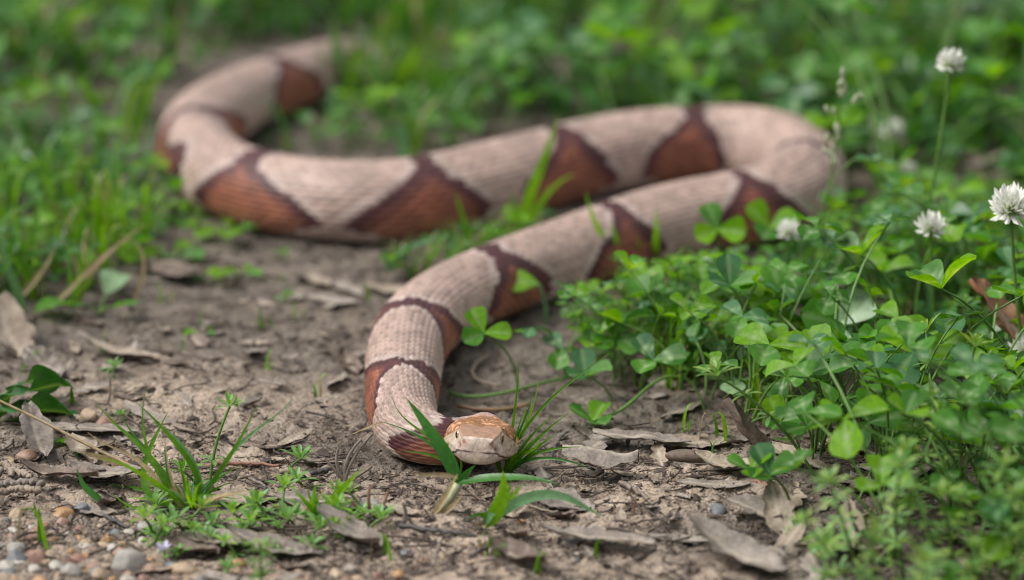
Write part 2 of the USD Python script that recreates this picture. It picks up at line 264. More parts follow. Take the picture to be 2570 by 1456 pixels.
HEAD_XY = np.array([TIP + (OCC - TIP) * k for k in np.linspace(0, 1, 8)])
def clear_of_snake(x, y, margin=0.006):
    d, i = SPINE.query([x, y])
    return d > SPINE_R[i] + margin and np.min(np.hypot(HEAD_XY[:, 0] - x, HEAD_XY[:, 1] - y)) > 0.018

# ------------------------------------------------------------------ ground
def axis(lo, hi, step, grow, lim_lo, lim_hi):
    a = list(np.arange(lo, hi + step / 2, step)); s = step
    while a[-1] < lim_hi: s *= grow; a.append(a[-1] + s)
    s = step
    while a[0] > lim_lo: s *= grow; a.insert(0, a[0] - s)
    return np.array(a)
gx = axis(-0.27, 0.27, 0.0012, 1.13, -70, 70); gy = axis(1.03, 1.50, 0.0012, 1.035, -40, 90)
X, Y = np.meshgrid(gx, gy, indexing='ij'); gp = np.stack([X.ravel(), Y.ravel(), np.zeros(X.size)], 1)
near = np.exp(-np.maximum(0, np.hypot(gp[:, 0], gp[:, 1] - 1.3) - 0.45) / 0.5)
gzv = ground_z(gp[:, 0], gp[:, 1]) + near * ((meshkit.noise(gp * 95, 14) - 0.5) * 0.0036 + (meshkit.noise(gp * 260, 15) - 0.5) * 0.0022 + (meshkit.noise(gp * 560, 16) - 0.5) * 0.0011)
pic = to_picture(gp[(gp[:, 1] > 0.6)]); pxy = np.full((len(gp), 2), 3000.0); pxy[gp[:, 1] > 0.6] = pic
nz = meshkit.fbm(gp * 16, 3, 17)
front = np.clip((1.26 + (nz - 0.5) * 0.12 - gp[:, 1]) / 0.05, 0, 1) * np.clip((0.115 - gp[:, 0] + (nz - 0.5) * 0.1) / 0.05, 0, 1)
mid = np.exp(-((gp[:, 0] + 0.13) / 0.08) ** 2 - ((gp[:, 1] - 1.27) / 0.05) ** 2)
sandy = np.clip(np.maximum(front * (0.55 + 0.9 * nz), mid * 1.0) + (nz - 0.5) * 0.5, 0, 1)
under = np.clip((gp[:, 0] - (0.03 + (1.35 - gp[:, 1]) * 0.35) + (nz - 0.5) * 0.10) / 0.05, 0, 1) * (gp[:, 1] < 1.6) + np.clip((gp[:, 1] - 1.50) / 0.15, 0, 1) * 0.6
damp_shade = np.clip(under * 0.7 + (nz - 0.62) * 1.5, 0, 0.9)  # darker soil under plants: damp tone plus shade painted into the colour
gp[:, 2] = gzv
g_ = obj('ground', (gp, grid_faces(len(gx), len(gy))[:, ::-1]), SOIL, col=np.stack([sandy, damp_shade, np.zeros_like(nz)], 1))
tag(g_, 'bare sandy soil strewn with litter and grit', None, None, 'structure')

# ------------------------------------------------------------------ the snake
NA = 288
BANDS = [(1116, 1040), (1002, 905), (1040, 762), (1228, 632), (1525, 508), (1852, 432), (2035, 362), (1738, 305), (1398, 340), (1056, 405), (650, 402), (478, 268), (678, 146), (868, 138), (920, 145), (970, 165)]
top_pts = fine_p + np.stack([np.zeros(6000), np.zeros(6000), SPINE_R], 1); top_pic = to_picture(top_pts)
def arc_at(px, py, lo=0.0, hi=1e9):
    d = np.hypot(top_pic[:, 0] - px, top_pic[:, 1] - py); d[(arc < lo) | (arc > hi)] = 1e9
    return arc[np.argmin(d)]
band_s, last = [], 0.0
for bx, by in BANDS:
    s = arc_at(bx, by, last + 0.02, last + 0.17); band_s.append(s); last = s
band_s = np.array(band_s)
spot_s = arc_at(468, 412, band_s[10], band_s[11])
PALE, PALE_C, EDGE = np.array([0.385, 0.283, 0.242]), np.array([0.115, 0.052, 0.038]), np.array([0.43, 0.35, 0.32])
DARK, ORANGE, ORANGE_L = np.array([0.066, 0.019, 0.021]), np.array([0.215, 0.070, 0.040]), np.array([0.31, 0.145, 0.090])
def smooth01(x): x = np.clip(x, 0, 1); return x * x * (3 - 2 * x)
ROWS = 33
def body_color(s, phi, side, r, detail):
    """s metres along the body, phi degrees from the back's midline, side -1 or 1; detail 0..1 inside a scale (1 at its keel)."""
    jit = (meshkit.noise(np.stack([s * 60, side * 3.0, phi * 0.03], 1), 21) - 0.5) * 0.004
    k = np.abs(s[:, None] - band_s[None]).argmin(1); sh = np.array([0, 0, 0, 0, -.008, -.004, 0, .011, .011, .003, -.007, 0, 0, 0, 0, 0])[k] * np.where(side == np.where((k > 6) & (k < 12), -1, 1), 1, -.5)
    left2 = (k == 1) & (side < 0); sh = np.where(left2, -.011, sh); sh = np.where((k == 11) & (side < 0), -.034, sh); sh = np.where((k == 11) & (side > 0), .020, sh)
    dist = np.abs(s - band_s[k] - sh * smooth01((phi - 15) / 70)) + jit
    grow = smooth01((phi - 12) / 95); wid = r * (0.27 + 1.22 * grow ** 1.1) * np.where(phi > 104, 1 - 0.5 * smooth01((phi - 104) / 30), 1)
    wid = np.where(k == 6, r * 0.16 * smooth01((60 - phi) / 25), wid); wid = wid * np.array([.85, .88, 1, 1, 1, 1, 1, 1.1, 1.18, .95, 1.2, 1.1, 1.25, 1.1, 1, 1])[k] * np.where(left2, 1.25 + .75 * smooth01((phi - 20) / 30), 1)
    e = wid - dist
    spot = 0.0095 - np.hypot(s - spot_s, (phi - 66) * r * 0.0175 * np.where(phi > 66, 0.3, 1)); spot = np.where(side < 0, spot, -1)
    e = np.maximum(e, np.where(np.abs(s - spot_s) < 0.03, spot, -1))
    rim = r * (0.70 - 0.40 * smooth01((phi - 98) / 22))
    c_dark = smooth01((rim - e) / (0.36 * r)); low = smooth01((phi - 80) / 45)
    inside = (ORANGE[None] * (1 - low[:, None] * 0.6) + ORANGE_L[None] * low[:, None] * 0.6)
    inside = inside * (1 - c_dark[:, None]) + DARK[None] * c_dark[:, None]
    inside = inside * (1 - 0.55 * detail[:, None] * (1 - 0.3 * c_dark[:, None])) * (0.82 + 0.42 * meshkit.noise(np.stack([s * 190, phi * 0.09, side * 2.0], 1), 23))[:, None]
    edge = smooth01((e + 0.0055) / 0.004)
    pale = PALE[None] * (1 - 0.75 * detail[:, None]) + PALE_C[None] * 0.75 * detail[:, None]
    pale = pale * (1 - 0.62 * edge[:, None]) + EDGE[None] * 0.62 * edge[:, None]
    pale = pale * (1 + (0.10 * smooth01((phi - 90) / 30))[:, None])
    ins = (e > 0).astype(float)[:, None]
    c = pale * (1 - ins) + inside * ins
    belly = smooth01((phi - 128) / 12)[:, None]
    return c * (1 - belly) + np.array([0.46, 0.38, 0.31])[None] * belly

n_body = int(BODY_LEN / 0.00075)
ss = np.linspace(0, BODY_LEN, n_body); tb = np.interp(ss, arc, fine_t)
C = cs_xyz(tb); R = cs_r(tb); Tn = cs_xyz(tb, 1); Tn /= np.linalg.norm(Tn, axis=1, keepdims=True)
side_v = np.cross(Tn, [0, 0, 1.0]); side_v /= np.linalg.norm(side_v, axis=1, keepdims=True); up_v = np.cross(side_v, Tn)
th = np.linspace(-np.pi, np.pi, NA, endpoint=False) + np.pi / NA      # 0 at the back's midline
S, TH = np.meshgrid(ss, th, indexing='ij'); RR = np.repeat(R[:, None], NA, 1)
PHI = np.degrees(np.abs(TH)); SIDE = np.sign(TH)
row = TH / np.radians(290 / ROWS); row_i = np.round(row); pitch = np.maximum(0.0011, RR * 0.31)
phase = np.cumsum(np.r_[0, np.diff(ss)] / np.maximum(0.0011, R * 0.31))[:, None] + 0.5 * (row_i % 2)
col_i = np.round(phase); du, dv = phase - col_i, row - row_i
# overlapping diamond scales: pick the nearer of the two lattices
alt_i = np.where(row - row_i > 0, row_i + 1, row_i - 1); ph2 = phase - 0.5 * (row_i % 2) + 0.5 * (alt_i % 2); col2 = np.round(ph2)
q1 = np.abs(du) * 1.0 + np.abs(dv) * 1.0; q2 = np.abs(ph2 - col2) + np.abs(row - alt_i)
use2 = q2 < q1; du = np.where(use2, ph2 - col2, du); dv = np.where(use2, row - alt_i, dv); row_c = np.where(use2, alt_i, row_i); q = np.minimum(q1, q2)
sc_s = S - du * pitch; sc_phi = np.abs(row_c) * (290 / ROWS); sc_side = np.where(row_c == 0, SIDE, np.sign(row_c))
keel = np.exp(-(dv / 0.16) ** 2) * np.clip(1 - np.abs(du) * 1.9, 0, 1)
bulge = np.clip(1 - (q / 0.64) ** 4, 0, 1) * (1 + 0.7 * du) * 0.75 + 0.10 * keel
fade = np.clip((138 - PHI) / 10, 0, 1)
hs = bulge * RR * 0.024 * fade
prof_x = np.sin(TH) * (1 + 0.05 * np.sin(2 * np.abs(TH)) ** 2); prof_x = prof_x * (1 + 0.06 * smooth01((PHI - 65) / 45)); prof_z = np.cos(TH) * 0.96 + 0.045 * np.exp(-(TH / 0.40) ** 2)
prof_z = np.where(prof_z < -0.70, -0.70 + (prof_z + 0.70) * 0.42, prof_z)
RX, RZ = RR + hs, RR + hs
V = C[:, None] + side_v[:, None] * (prof_x * RX)[..., None] + up_v[:, None] * (prof_z * RZ)[..., None]
dets = np.exp(-((np.abs(du + 0.08) / 0.26) ** 2 + (np.abs(dv) / 0.27) ** 2))
hsh = rng.uniform(-1, 1, (4096,))[(np.abs(col_i * 91 + row_c * 57).astype(int) % 4096)]
colr = body_color((0.45 * S + 0.55 * sc_s + hsh * 0.0009).ravel(), (0.4 * PHI + 0.6 * sc_phi).ravel(), sc_side.ravel(), RR.ravel(), dets.ravel())
tone = rng.uniform(0.72, 1.20, (4096,))[(np.abs(col_i * 57 + row_c * 131).astype(int) % 4096)]; colr *= (1 + (tone.ravel() - 1) * fade.ravel())[:, None]; colr *= (0.90 + 0.20 * meshkit.noise(np.stack([S.ravel() * 45, TH.ravel() * 2.2, S.ravel() * 0], 1), 77))[:, None]
groove = np.clip((q.ravel() - 0.42) / 0.2, 0, 1) * fade.ravel(); colr *= (1 - 0.22 * groove)[:, None]
# the head: cross-sections from the neck to the snout, each eleven points from the crown to the chin
ring_ctrl = np.radians([0, 18, 36, 52, 66, 84, 100, 112, 128, 152, 180])
def sec(*xz): return np.array(xz, float)
P_AT = np.array([0.0, 0.7, 1.4, 2.1, 2.7, 3.15, 3.6, 3.95, 4.12])
HEAD = np.array([
    sec((0, .82), (.25, .80), (.49, .68), (.66, .50), (.77, .30), (.84, .04), (.83, -.20), (.76, -.40), (.60, -.60), (.32, -.74), (0, -.78)),
    sec((0, .74), (.36, .74), (.72, .68), (.96, .53), (1.12, .28), (1.20, .00), (1.16, -.22), (1.03, -.42), (.78, -.60), (.40, -.71), (0, -.74)),
    sec((0, .72), (.45, .77), (.90, .74), (1.22, .55), (1.40, .28), (1.48, -.03), (1.43, -.24), (1.28, -.43), (.94, -.59), (.46, -.69), (0, -.71)),
    sec((0, .74), (.42, .78), (.84, .76), (1.14, .58), (1.34, .28), (1.43, -.05), (1.38, -.25), (1.24, -.43), (.92, -.58), (.45, -.67), (0, -.69)),
    sec((0, .76), (.36, .78), (.76, .79), (.90, .60), (1.02, .33), (1.13, .01), (1.13, -.20), (1.05, -.39), (.80, -.54), (.40, -.62), (0, -.64)),
    sec((0, .74), (.36, .76), (.79, .77), (.84, .57), (.90, .32), (.98, .02), (1.00, -.16), (.94, -.34), (.72, -.50), (.36, -.59), (0, -.61)),
    sec((0, .71), (.36, .73), (.73, .73), (.77, .55), (.81, .33), (.88, .06), (.91, -.12), (.84, -.30), (.66, -.46), (.34, -.55), (0, -.57)),
    sec((0, .68), (.33, .69), (.65, .68), (.69, .53), (.72, .33), (.78, .10), (.80, -.06), (.72, -.24), (.58, -.40), (.30, -.49), (0, -.51)),
    sec((0, .65), (.30, .66), (.59, .64), (.63, .52), (.66, .33), (.70, .12), (.68, -.03), (.62, -.20), (.50, -.36), (.26, -.45), (0, -.47))])
hp = np.concatenate([np.linspace(0.0, 4.12, 150), 4.12 + 0.22 * np.sin(np.linspace(0.06, np.pi / 2, 22))])
ctrl = PchipInterpolator(P_AT, HEAD, axis=0)(np.minimum(hp, 4.12))                  # rings x 11 x 2
for i in np.where(hp > 4.12)[0]:
    k = max(0.0, 1 - ((hp[i] - 4.12) / 0.2205) ** 2.6) ** 0.42; ctrl[i] = (ctrl[i] - [0, 0.10]) * (0.05 + 0.95 * k) + [0, 0.10]
full_ctrl = np.concatenate([ctrl * [-1, 1], ctrl[:, ::-1][:, 1:-1]], 1)             # not used for faces, closes the ring
ring_a = np.concatenate([-ring_ctrl[::-1], ring_ctrl[1:]]); ring_p = np.concatenate([(ctrl * [-1, 1])[:, ::-1], ctrl[:, 1:]], 1)
def periodic(rp): return PchipInterpolator(ring_a, rp, axis=1)(th)
HX = periodic(ring_p); X2, Z2 = HX[..., 0].copy(), HX[..., 1].copy()                # rings x NA, in cm
# smooth along and around so that only the brow ridge stays crisp
for _ in range(2):
    X2 = 0.5 * X2 + 0.25 * (np.roll(X2, 1, 1) + np.roll(X2, -1, 1)); Z2 = 0.5 * Z2 + 0.25 * (np.roll(Z2, 1, 1) + np.roll(Z2, -1, 1))
HP = np.repeat(hp[:, None], NA, 1); A = np.degrees(np.abs(np.repeat(th[None], len(hp), 0)))
out_x = np.sin(np.radians(A)) * np.sign(th)[None]; out_z = np.cos(np.radians(A))
def near_pt(p0, a0, dp, da): return np.exp(-((HP - p0) / dp) ** 2 - ((A - a0) / da) ** 2)
mouth_a = 112 - 9 * smooth01((HP - 2.6) / 0.9) - 14 * smooth01((HP - 3.5) / 0.62)
mouth = np.exp(-((A - mouth_a) / 2.3) ** 2) * smooth01((HP - 1.3) / 0.4)
pit = near_pt(4.00, 74, 0.15, 7.5); nost = near_pt(4.24, 52, 0.05, 9); socket = near_pt(3.12, 60, 0.17, 12)
jaw = smooth01((A - mouth_a - 1) / 5) * smooth01((HP - 2.0) / 0.8)
lip_bulge = near_pt(3.2, 82, 1.4, 8) * 0.035
hsn = meshkit.noise(np.stack([HP.ravel() * 7, X2.ravel() * 7, Z2.ravel() * 7], 1), 31).reshape(HP.shape)
v_cell = np.stack([HP.ravel() * 8.5, X2.ravel() * 8.5, Z2.ravel() * 8.5], 1)
cells = rng.uniform([0, -1.6 * 8.5, -0.9 * 8.5], [4.4 * 8.5, 1.6 * 8.5, 0.95 * 8.5], (6500, 3)); ctree = cKDTree(cells)
cd, ci = ctree.query(v_cell, k=2); cell_edge = np.exp(-((cd[:, 1] - cd[:, 0]) / 0.16) ** 2).reshape(HP.shape); cell_r = rng.uniform(0, 1, 9000)[ci[:, 0]].reshape(HP.shape)
big = rng.uniform([0, -6, -4], [14, 6, 4], (420, 3)); bd, _ = cKDTree(big).query(np.stack([HP.ravel() * 3.1, X2.ravel() * 3.1, Z2.ravel() * 3.1], 1), k=2); big_edge = np.exp(-((bd[:, 1] - bd[:, 0]) / 0.10) ** 2).reshape(HP.shape)
scaly = smooth01((3.0 - HP) / 0.5) * smooth01((80 - A) / 25)
disp = -0.05 * jaw - 0.085 * mouth - 0.13 * pit - 0.05 * nost - 0.07 * socket + lip_bulge - scaly * 0.018 * cell_edge + (1 - scaly) * (-0.004 * cell_edge - 0.012 * big_edge * (A > 44))
upv_h = np.cross(np.cross(FWD, [0, 0, 1.0]), FWD); upv_h /= np.linalg.norm(upv_h); rt_h = np.cross(FWD, upv_h)
ROLL = math.radians(4.0); rt2 = rt_h * math.cos(ROLL) + upv_h * math.sin(ROLL); up2 = upv_h * math.cos(ROLL) - rt_h * math.sin(ROLL)
def head_at(p, x, z):
    w = smooth01(np.asarray(p) / 1.0)[..., None]
    rr, uu = rt_h * (1 - w) + rt2 * w, upv_h * (1 - w) + up2 * w
    return C[0] + FWD * (np.asarray(p) * 0.0086)[..., None] + rr * (np.asarray(x) * 0.0100)[..., None] + uu * (np.asarray(z) * 0.0100)[..., None]
# the body's side vector points the other way round: its angle grows towards -rt_h
HV = head_at(HP, -(X2 + disp * out_x) * 1.0, Z2 + disp * out_z)
side0 = side_v[0]; flip = -1 if np.dot(side0, rt_h) < 0 else 1
HV = head_at(HP, flip * (X2 + disp * out_x), Z2 + disp * out_z)
crown, cream, lipc = np.array([0.25, 0.118, 0.050]), np.array([0.40, 0.31, 0.215]), np.array([0.49, 0.39, 0.33])
front = smooth01((HP - 4.10 + (hsn - 0.5) * 0.10) / 0.09); hsn0 = meshkit.noise(np.stack([HP.ravel() * 3.3, X2.ravel() * 3.3, Z2.ravel() * 3.3], 1), 37).reshape(HP.shape)
plate = smooth01((HP - 2.25 + (hsn0 - 0.5) * 0.5) / 0.45) * smooth01((41 - A + (hsn0 - 0.5) * 8) / 6) * (1 - front); face = smooth01((A - 44) / 8)[..., None]
line_a = 44 + 34 * smooth01((3.0 - HP) / 1.2); face = np.maximum(smooth01((A - line_a) / 5), front)[..., None]
hc = crown * (0.80 + 0.45 * cell_r)[..., None] * (1 - 0.38 * cell_edge)[..., None]
flecks = (cell_r > 0.78)[..., None]; hc = np.where(flecks, hc * 1.5 + 0.045, hc)
platec = np.array([0.265, 0.152, 0.100]) * (0.62 + 0.45 * hsn + 0.35 * hsn0)[..., None]; hc = hc * (1 - plate[..., None]) + platec * plate[..., None]
fc = cream * (1 - smooth01((HP - 2.2) / 1.2))[..., None] + lipc * smooth01((HP - 2.2) / 1.2)[..., None]
fc = fc * (0.92 + 0.18 * hsn)[..., None] * (1 - 0.20 * cell_edge - 0.28 * big_edge)[..., None] * (0.86 + 0.26 * hsn0)[..., None]
chin = (smooth01((A - 122) / 18) * (1 - 0.75 * front))[..., None]; fc = fc * (1 - chin) + np.array([0.55, 0.40, 0.24]) * chin
hc = hc * (1 - face) + fc * face
ridge = (np.exp(-((A - 41) / 3.5) ** 2) * smooth01((HP - 2.7) / 0.3))[..., None]; hc = hc * (1 - 0.6 * ridge) + np.array([0.50, 0.39, 0.33]) * 0.6 * ridge
line = (np.exp(-((A - line_a) / 2.0) ** 2) * smooth01((2.9 - HP) / 0.4) * smooth01((HP - 0.7) / 0.4))[..., None]; hc = hc * (1 - 0.7 * line) + np.array([0.14, 0.06, 0.035]) * 0.7 * line
for msk, cc, k in ((mouth, (0.10, 0.035, 0.035), 0.92), (pit, (0.17, 0.045, 0.025), 1.0), (nost, (0.24, 0.09, 0.06), 0.9), (socket, (0.30, 0.16, 0.09), 0.5)):
    w = np.clip(msk * 1.25, 0, 1)[..., None] * k; hc = hc * (1 - w) + np.array(cc) * w
notch = (np.exp(-((A - 88) / 7) ** 2) * smooth01((HP - 4.27) / 0.03))[..., None]; hc = hc * (1 - notch) + np.array([0.06, 0.012, 0.022]) * notch
# neck colour flows into the crown
wn = smooth01((HP - 0.05) / 0.55)[..., None]
neck_c = body_color(np.zeros(HP.size), A.ravel(), np.ones(HP.size), np.full(HP.size, 0.0086), (1 - cell_edge.ravel()) * 0.6).reshape(*HP.shape, 3)
hc = neck_c * (1 - wn) + hc * wn
# one continuous skin: snout tip first, then back through the head and along the body to the tail
nh = len(hp); allV = np.concatenate([HV[::-1][:-1], V[0:]], 0); allC = np.concatenate([hc[::-1][:-1], colr.reshape(n_body, NA, 3)], 0)
blend = np.clip((np.arange(len(allV)) - (nh - 1)) / 14.0, 0, 1)
nr = len(allV); vv = np.vstack([allV.reshape(-1, 3), allV[0].mean(0)[None], allV[-1].mean(0)[None]]); cc = np.vstack([allC.reshape(-1, 3), hc[-1].mean(0)[None], PALE[None]])
ff = grid_faces(nr, NA, True); k_ = np.arange(NA); o_ = (nr - 1) * NA
ff = np.vstack([ff, np.stack([(k_ + 1) % NA, k_, np.full(NA, nr * NA)], 1), np.stack([o_ + k_, o_ + (k_ + 1) % NA, np.full(NA, nr * NA + 1)], 1)])
ctr = vv.mean(0)
tri = vv[ff[:2000]]; nn = np.cross(tri[:, 1] - tri[:, 0], tri[:, 2] - tri[:, 0]); out = tri.mean(1) - (TIP - FWD * 0.008)
if (nn * out).sum() < 0: ff = ff[:, ::-1]
snake = thing('snake', 'copper and tan banded snake stretched in an S across bare soil, facing the viewer', 'snake')
obj('body', (vv, ff), SKIN, str(snake.GetPath()), col=cc)
def ellipsoid(c, axes, nu=14, nv=20):
    u = np.linspace(0, np.pi, nu)[:, None]; v = np.linspace(0, 2 * np.pi, nv, endpoint=False)[None]
    p = np.stack([np.sin(u) * np.cos(v), np.sin(u) * np.sin(v), np.cos(u) * np.ones_like(v)], -1).reshape(-1, 3)
    return p @ np.asarray(axes) + c, grid_faces(nu, nv, True)
for sgn in (-1, 1):
    ec = head_at(np.array([3.12]), np.array([sgn * 0.80]), np.array([0.50]))[0]
    e_ = obj('eye', ellipsoid(ec, [rt2 * 0.0017, FWD * 0.0021, up2 * 0.0019]), EYE, str(snake.GetPath()))
    nrm = rt2 * sgn * 0.62 + FWD * 0.75 + up2 * 0.1; nrm /= np.linalg.norm(nrm); tn = np.cross(up2, nrm)
    pc = ec + rt2 * sgn * 0.00095 + FWD * 0.00145
    obj('pupil', ellipsoid(pc, [nrm * 0.00045, tn * 0.00036, up2 * 0.00140]), PUPIL, str(e_.GetPath()))
# ------------------------------------------------------------------ builders for plants and litter
def leaflet_mesh(L, W, fold=0.25, curl=0.25, chevron=0.0, notch=0.05, nt=9, nu=7, wave=0.0, pointed=False):
    """A single leaf blade along +y, upper side +z; returns vertices, faces, marks (pale rib and chevron)."""
    t = np.linspace(0, 1, nt); u = np.linspace(-1, 1, nu)
    w = (t ** 0.8) * np.sqrt(np.maximum(0, 1 - t ** (2.2 if pointed else 4.5))); w = w / w.max() * W * 0.5; w[0] = W * 0.03; w[-1] = W * (0.02 if pointed else 0.10)
    Tt, Uu = np.meshgrid(t, u, indexing='ij')
    x = Uu * w[:, None]; y = L * (Tt - notch * (1 - np.abs(Uu)) * (Tt > 0.9))
    z = fold * np.abs(x) - curl * L * Tt ** 2 + wave * np.sin(Tt * 9 + Uu * 2) * np.abs(Uu) * W * 0.08
    rib = np.exp(-(Uu / 0.14) ** 2) * 0.30
    chev = np.exp(-(((Tt - 0.50) + 0.16 * np.abs(Uu)) / 0.07) ** 2) * chevron * (np.abs(Uu) < 0.85)
    m = np.clip(rib + chev, 0, 1)
    v = np.stack([x, y, z], -1).reshape(-1, 3)
    return v, grid_faces(nt, nu)[:, ::-1], np.repeat(m.reshape(-1, 1), 3, 1)
def aim(v, rz=0.0, el=0.0, roll=0.0, at=(0, 0, 0)):
    return (v @ roty(roll).T @ rotx(el).T @ rotz(rz).T) + np.asarray(at)
def trifoliate(parent, top, az, size, mats, lean=(0.0, 0.0), cup=0.35, chev=0.0, r=rnd, spread=2.0, name='leaflet'):
    """Three leaflets at the end of a petiole."""
    Rl = rotz(lean[1]) @ rotx(lean[0]) @ rotz(-lean[1])
    for k in range(3):
        L = size * r.uniform(0.9, 1.1); v, f, m = leaflet_mesh(L, L * r.uniform(0.80, 0.95), fold=r.uniform(0.15, 0.6), curl=r.uniform(0.0, 0.28), chevron=chev)
        v = aim(v, az + (k - 1) * spread + r.uniform(-0.15, 0.15), cup + r.uniform(-0.25, 0.25), r.uniform(-0.25, 0.25), (0, 0, 0))
        obj(name, (v @ Rl.T + np.asarray(top), f), r.choice(mats), parent, col=m)
def petiole(parent, p0, p1, r0=0.0006, sag=0.0, mat_=None, name='stem'):
    p0, p1 = np.asarray(p0, float), np.asarray(p1, float); mid = (p0 + p1) / 2 + np.array([(p1 - p0)[0] * -0.22, (p1 - p0)[1] * -0.22, 0.12 * abs(p1[2] - p0[2]) - sag])
    obj(name, tube([p0, mid, p1], [r0 * 1.15, r0 * 0.8], 6, 9), mat_ or STEM, parent)
def zero_col(n): return np.zeros((n, 3))

CL_MATS = [CLOVER, CLOVER, CLOVER_B, CLOVER_Y, CLOVER, CLOVER_B, CLOVER]
def clover_proto(seed, n, hmax, size, mats=CL_MATS):
    r = random.Random(seed); p = proto('clover_prototype'); pp = str(p.GetPath())
    for i in range(n):
        a = r.uniform(0, 6.28); d = r.uniform(0.15, 0.8) * hmax; h = hmax * r.uniform(0.45, 1.0)
        top = (d * math.cos(a), d * math.sin(a), h)
        petiole(pp, (0.002 * math.cos(a), 0.002 * math.sin(a), -0.003), top, 0.00055)
        trifoliate(pp, top, r.uniform(0, 6.28), size * r.uniform(0.75, 1.15), [r.choice(mats)] * 2 + [r.choice(mats)], (r.uniform(-0.5, 0.5), a), r.uniform(-0.1, 0.7), r.choice([0, 0.35, 0.6]), r)
    return p
CLOVERS = [clover_proto(100 + i, n, h, s) for i, (n, h, s) in enumerate([(3, .030, .0105), (4, .042, .0115), (2, .050, .0120), (3, .036, .0100), (4, .030, .0120), (2, .060, .0125), (3, .022, .0085), (5, .045, .0105), (3, .054, .0130), (2, .026, .0110)])]
TALL = [clover_proto(150 + i, n, h, s) for i, (n, h, s) in enumerate([(2, .062, .0130), (3, .074, .0125), (2, .086, .0135), (3, .056, .0140), (4, .068, .0115), (2, .078, .0150)])]
def grass_proto(seed, n, hmax, w, mats, spread=0.6, dry=0.1):
    r = random.Random(seed); p = proto('grass_prototype'); pp = str(p.GetPath())
    for i in range(n):
        a = r.uniform(0, 6.28); h = hmax * r.uniform(0.5, 1.0); d = h * spread * r.uniform(0.2, 1.3); dr = np.array([math.cos(a), math.sin(a), 0])
        b = np.array([r.uniform(-1, 1), r.uniform(-1, 1), 0]) * 0.004; droop = r.uniform(0.6, 1.0)
        path = [b + [0, 0, -0.002], b + dr * d * 0.3 + [0, 0, h * 0.5], b + dr * d * 0.65 + [0, 0, h * 0.88], b + dr * d * 1.15 + [0, 0, h * droop]]
        v, f = ribbon(path, w * r.uniform(0.7, 1.2), np.cross(dr, [0, 0, 1.0]) * 0.3 + np.array([-dr[0], -dr[1], 0.6]), 9, 0.3, r.uniform(-0.6, 0.6))
        obj('blade', (v, f), STRAW if r.random() < dry else r.choice(mats), pp, col=zero_col(len(v)))
    return p
GRASSES = [grass_proto(200 + i, n, h, w, m, sp) for i, (n, h, w, m, sp) in enumerate([(7, .055, .0030, [GRASS, GRASS_Y], .6), (9, .075, .0034, [GRASS, GRASS_D], .5), (6, .045, .0040, [GRASS_P, GRASS], .8), (10, .060, .0022, [GRASS_Y, GRASS], .6), (5, .085, .0046, [GRASS, GRASS_P], .6), (12, .040, .0018, [GRASS, GRASS_Y], .9)])]
SHORT = [grass_proto(220 + i, n, h, w, m, sp, 0.15) for i, (n, h, w, m, sp) in enumerate([(3, .013, .0013, [GRASS_Y, GRASS], 1.3), (2, .016, .0013, [GRASS], 1.4), (4, .011, .0013, [GRASS, WEED], 1.2)])]
def whorl(pp, at, n, L, W, el, r, m, name='leaf'):
    a0 = r.uniform(0, 6.28)
    for k in range(n):
        v, f, c = leaflet_mesh(L * r.uniform(0.8, 1.15), W, 0.35, r.uniform(-0.1, 0.35), nt=6, nu=3, pointed=True)
        obj(name, (aim(v, a0 + k * 6.283 / n, el + r.uniform(-0.2, 0.2), 0, at), f), r.choice(m), pp, col=c)
def madder_proto(seed, h, lean, L, m, nodes=3):
    """A slender stem with rings of small pointed leaves, closest at its tip."""
    r = random.Random(seed); p = proto('whorled_weed_prototype'); pp = str(p.GetPath()); a = r.uniform(0, 6.28); d = np.array([math.cos(a), math.sin(a), 0])
    path = smooth_path([[0, 0, -0.002], d * lean * 0.4 + [0, 0, h * 0.55], d * lean + [0, 0, h]], 10)
    obj('stem', tube(path, [0.0006, 0.00045], 5), STEM, pp)
    for q in range(nodes):
        u = 0.35 + 0.65 * q / max(1, nodes - 1) if nodes > 1 else 1.0; at = path[int(u * 9)]; tip = q == nodes - 1
        whorl(pp, at, 6, L * (0.8 if not tip else 1.0), L * 0.24, 0.15 if not tip else 0.55, r, m)
        if tip: whorl(pp, at + [0, 0, 0.0008], 5, L * 0.62, L * 0.2, 1.0, r, m)
    return p
MADDER = [madder_proto(300 + i, h, ln, L, m, k) for i, (h, ln, L, m, k) in enumerate([(.0035, .004, .0075, [WEED], 1), (.008, .006, .0070, [WEED, GRASS_Y], 2), (.028, .008, .0065, [WEED], 2), (.0025, .003, .0070, [WEED], 1)])]
BUSHY = [madder_proto(320 + i, h, ln, L, [WEED_L, WEED], k) for i, (h, ln, L, k) in enumerate([(.034, .018, .0085, 3), (.044, .026, .0078, 4), (.024, .018, .0085, 3), (.050, .020, .0075, 4)])]
def broad_proto(seed, n, L, m, el=0.25):
    r = random.Random(seed); p = proto('broad_leaf_prototype'); pp = str(p.GetPath()); a0 = r.uniform(0, 6)
    for k in range(n):
        a = a0 + k * 6.283 / n + r.uniform(-0.3, 0.3); Lk = L * r.uniform(0.75, 1.15); out = np.array([-math.sin(a), math.cos(a), 0]) * Lk * 0.45 + [0, 0, Lk * el]
        petiole(pp, (0, 0, -0.002), out, 0.0007)
        v, f, c = leaflet_mesh(Lk, Lk * 0.72, 0.3, r.uniform(0.1, 0.4), wave=0.8); obj('leaf', (aim(v, a, el + r.uniform(-0.3, 0.2), r.uniform(-0.3, 0.3), out), f), r.choice(m), pp, col=c)
    return p
BROAD = [broad_proto(340, 4, .018, [CLOVER_B, CLOVER]), broad_proto(341, 3, .022, [CLOVER, CLOVER_P]), broad_proto(342, 5, .014, [CLOVER_Y, CLOVER])]

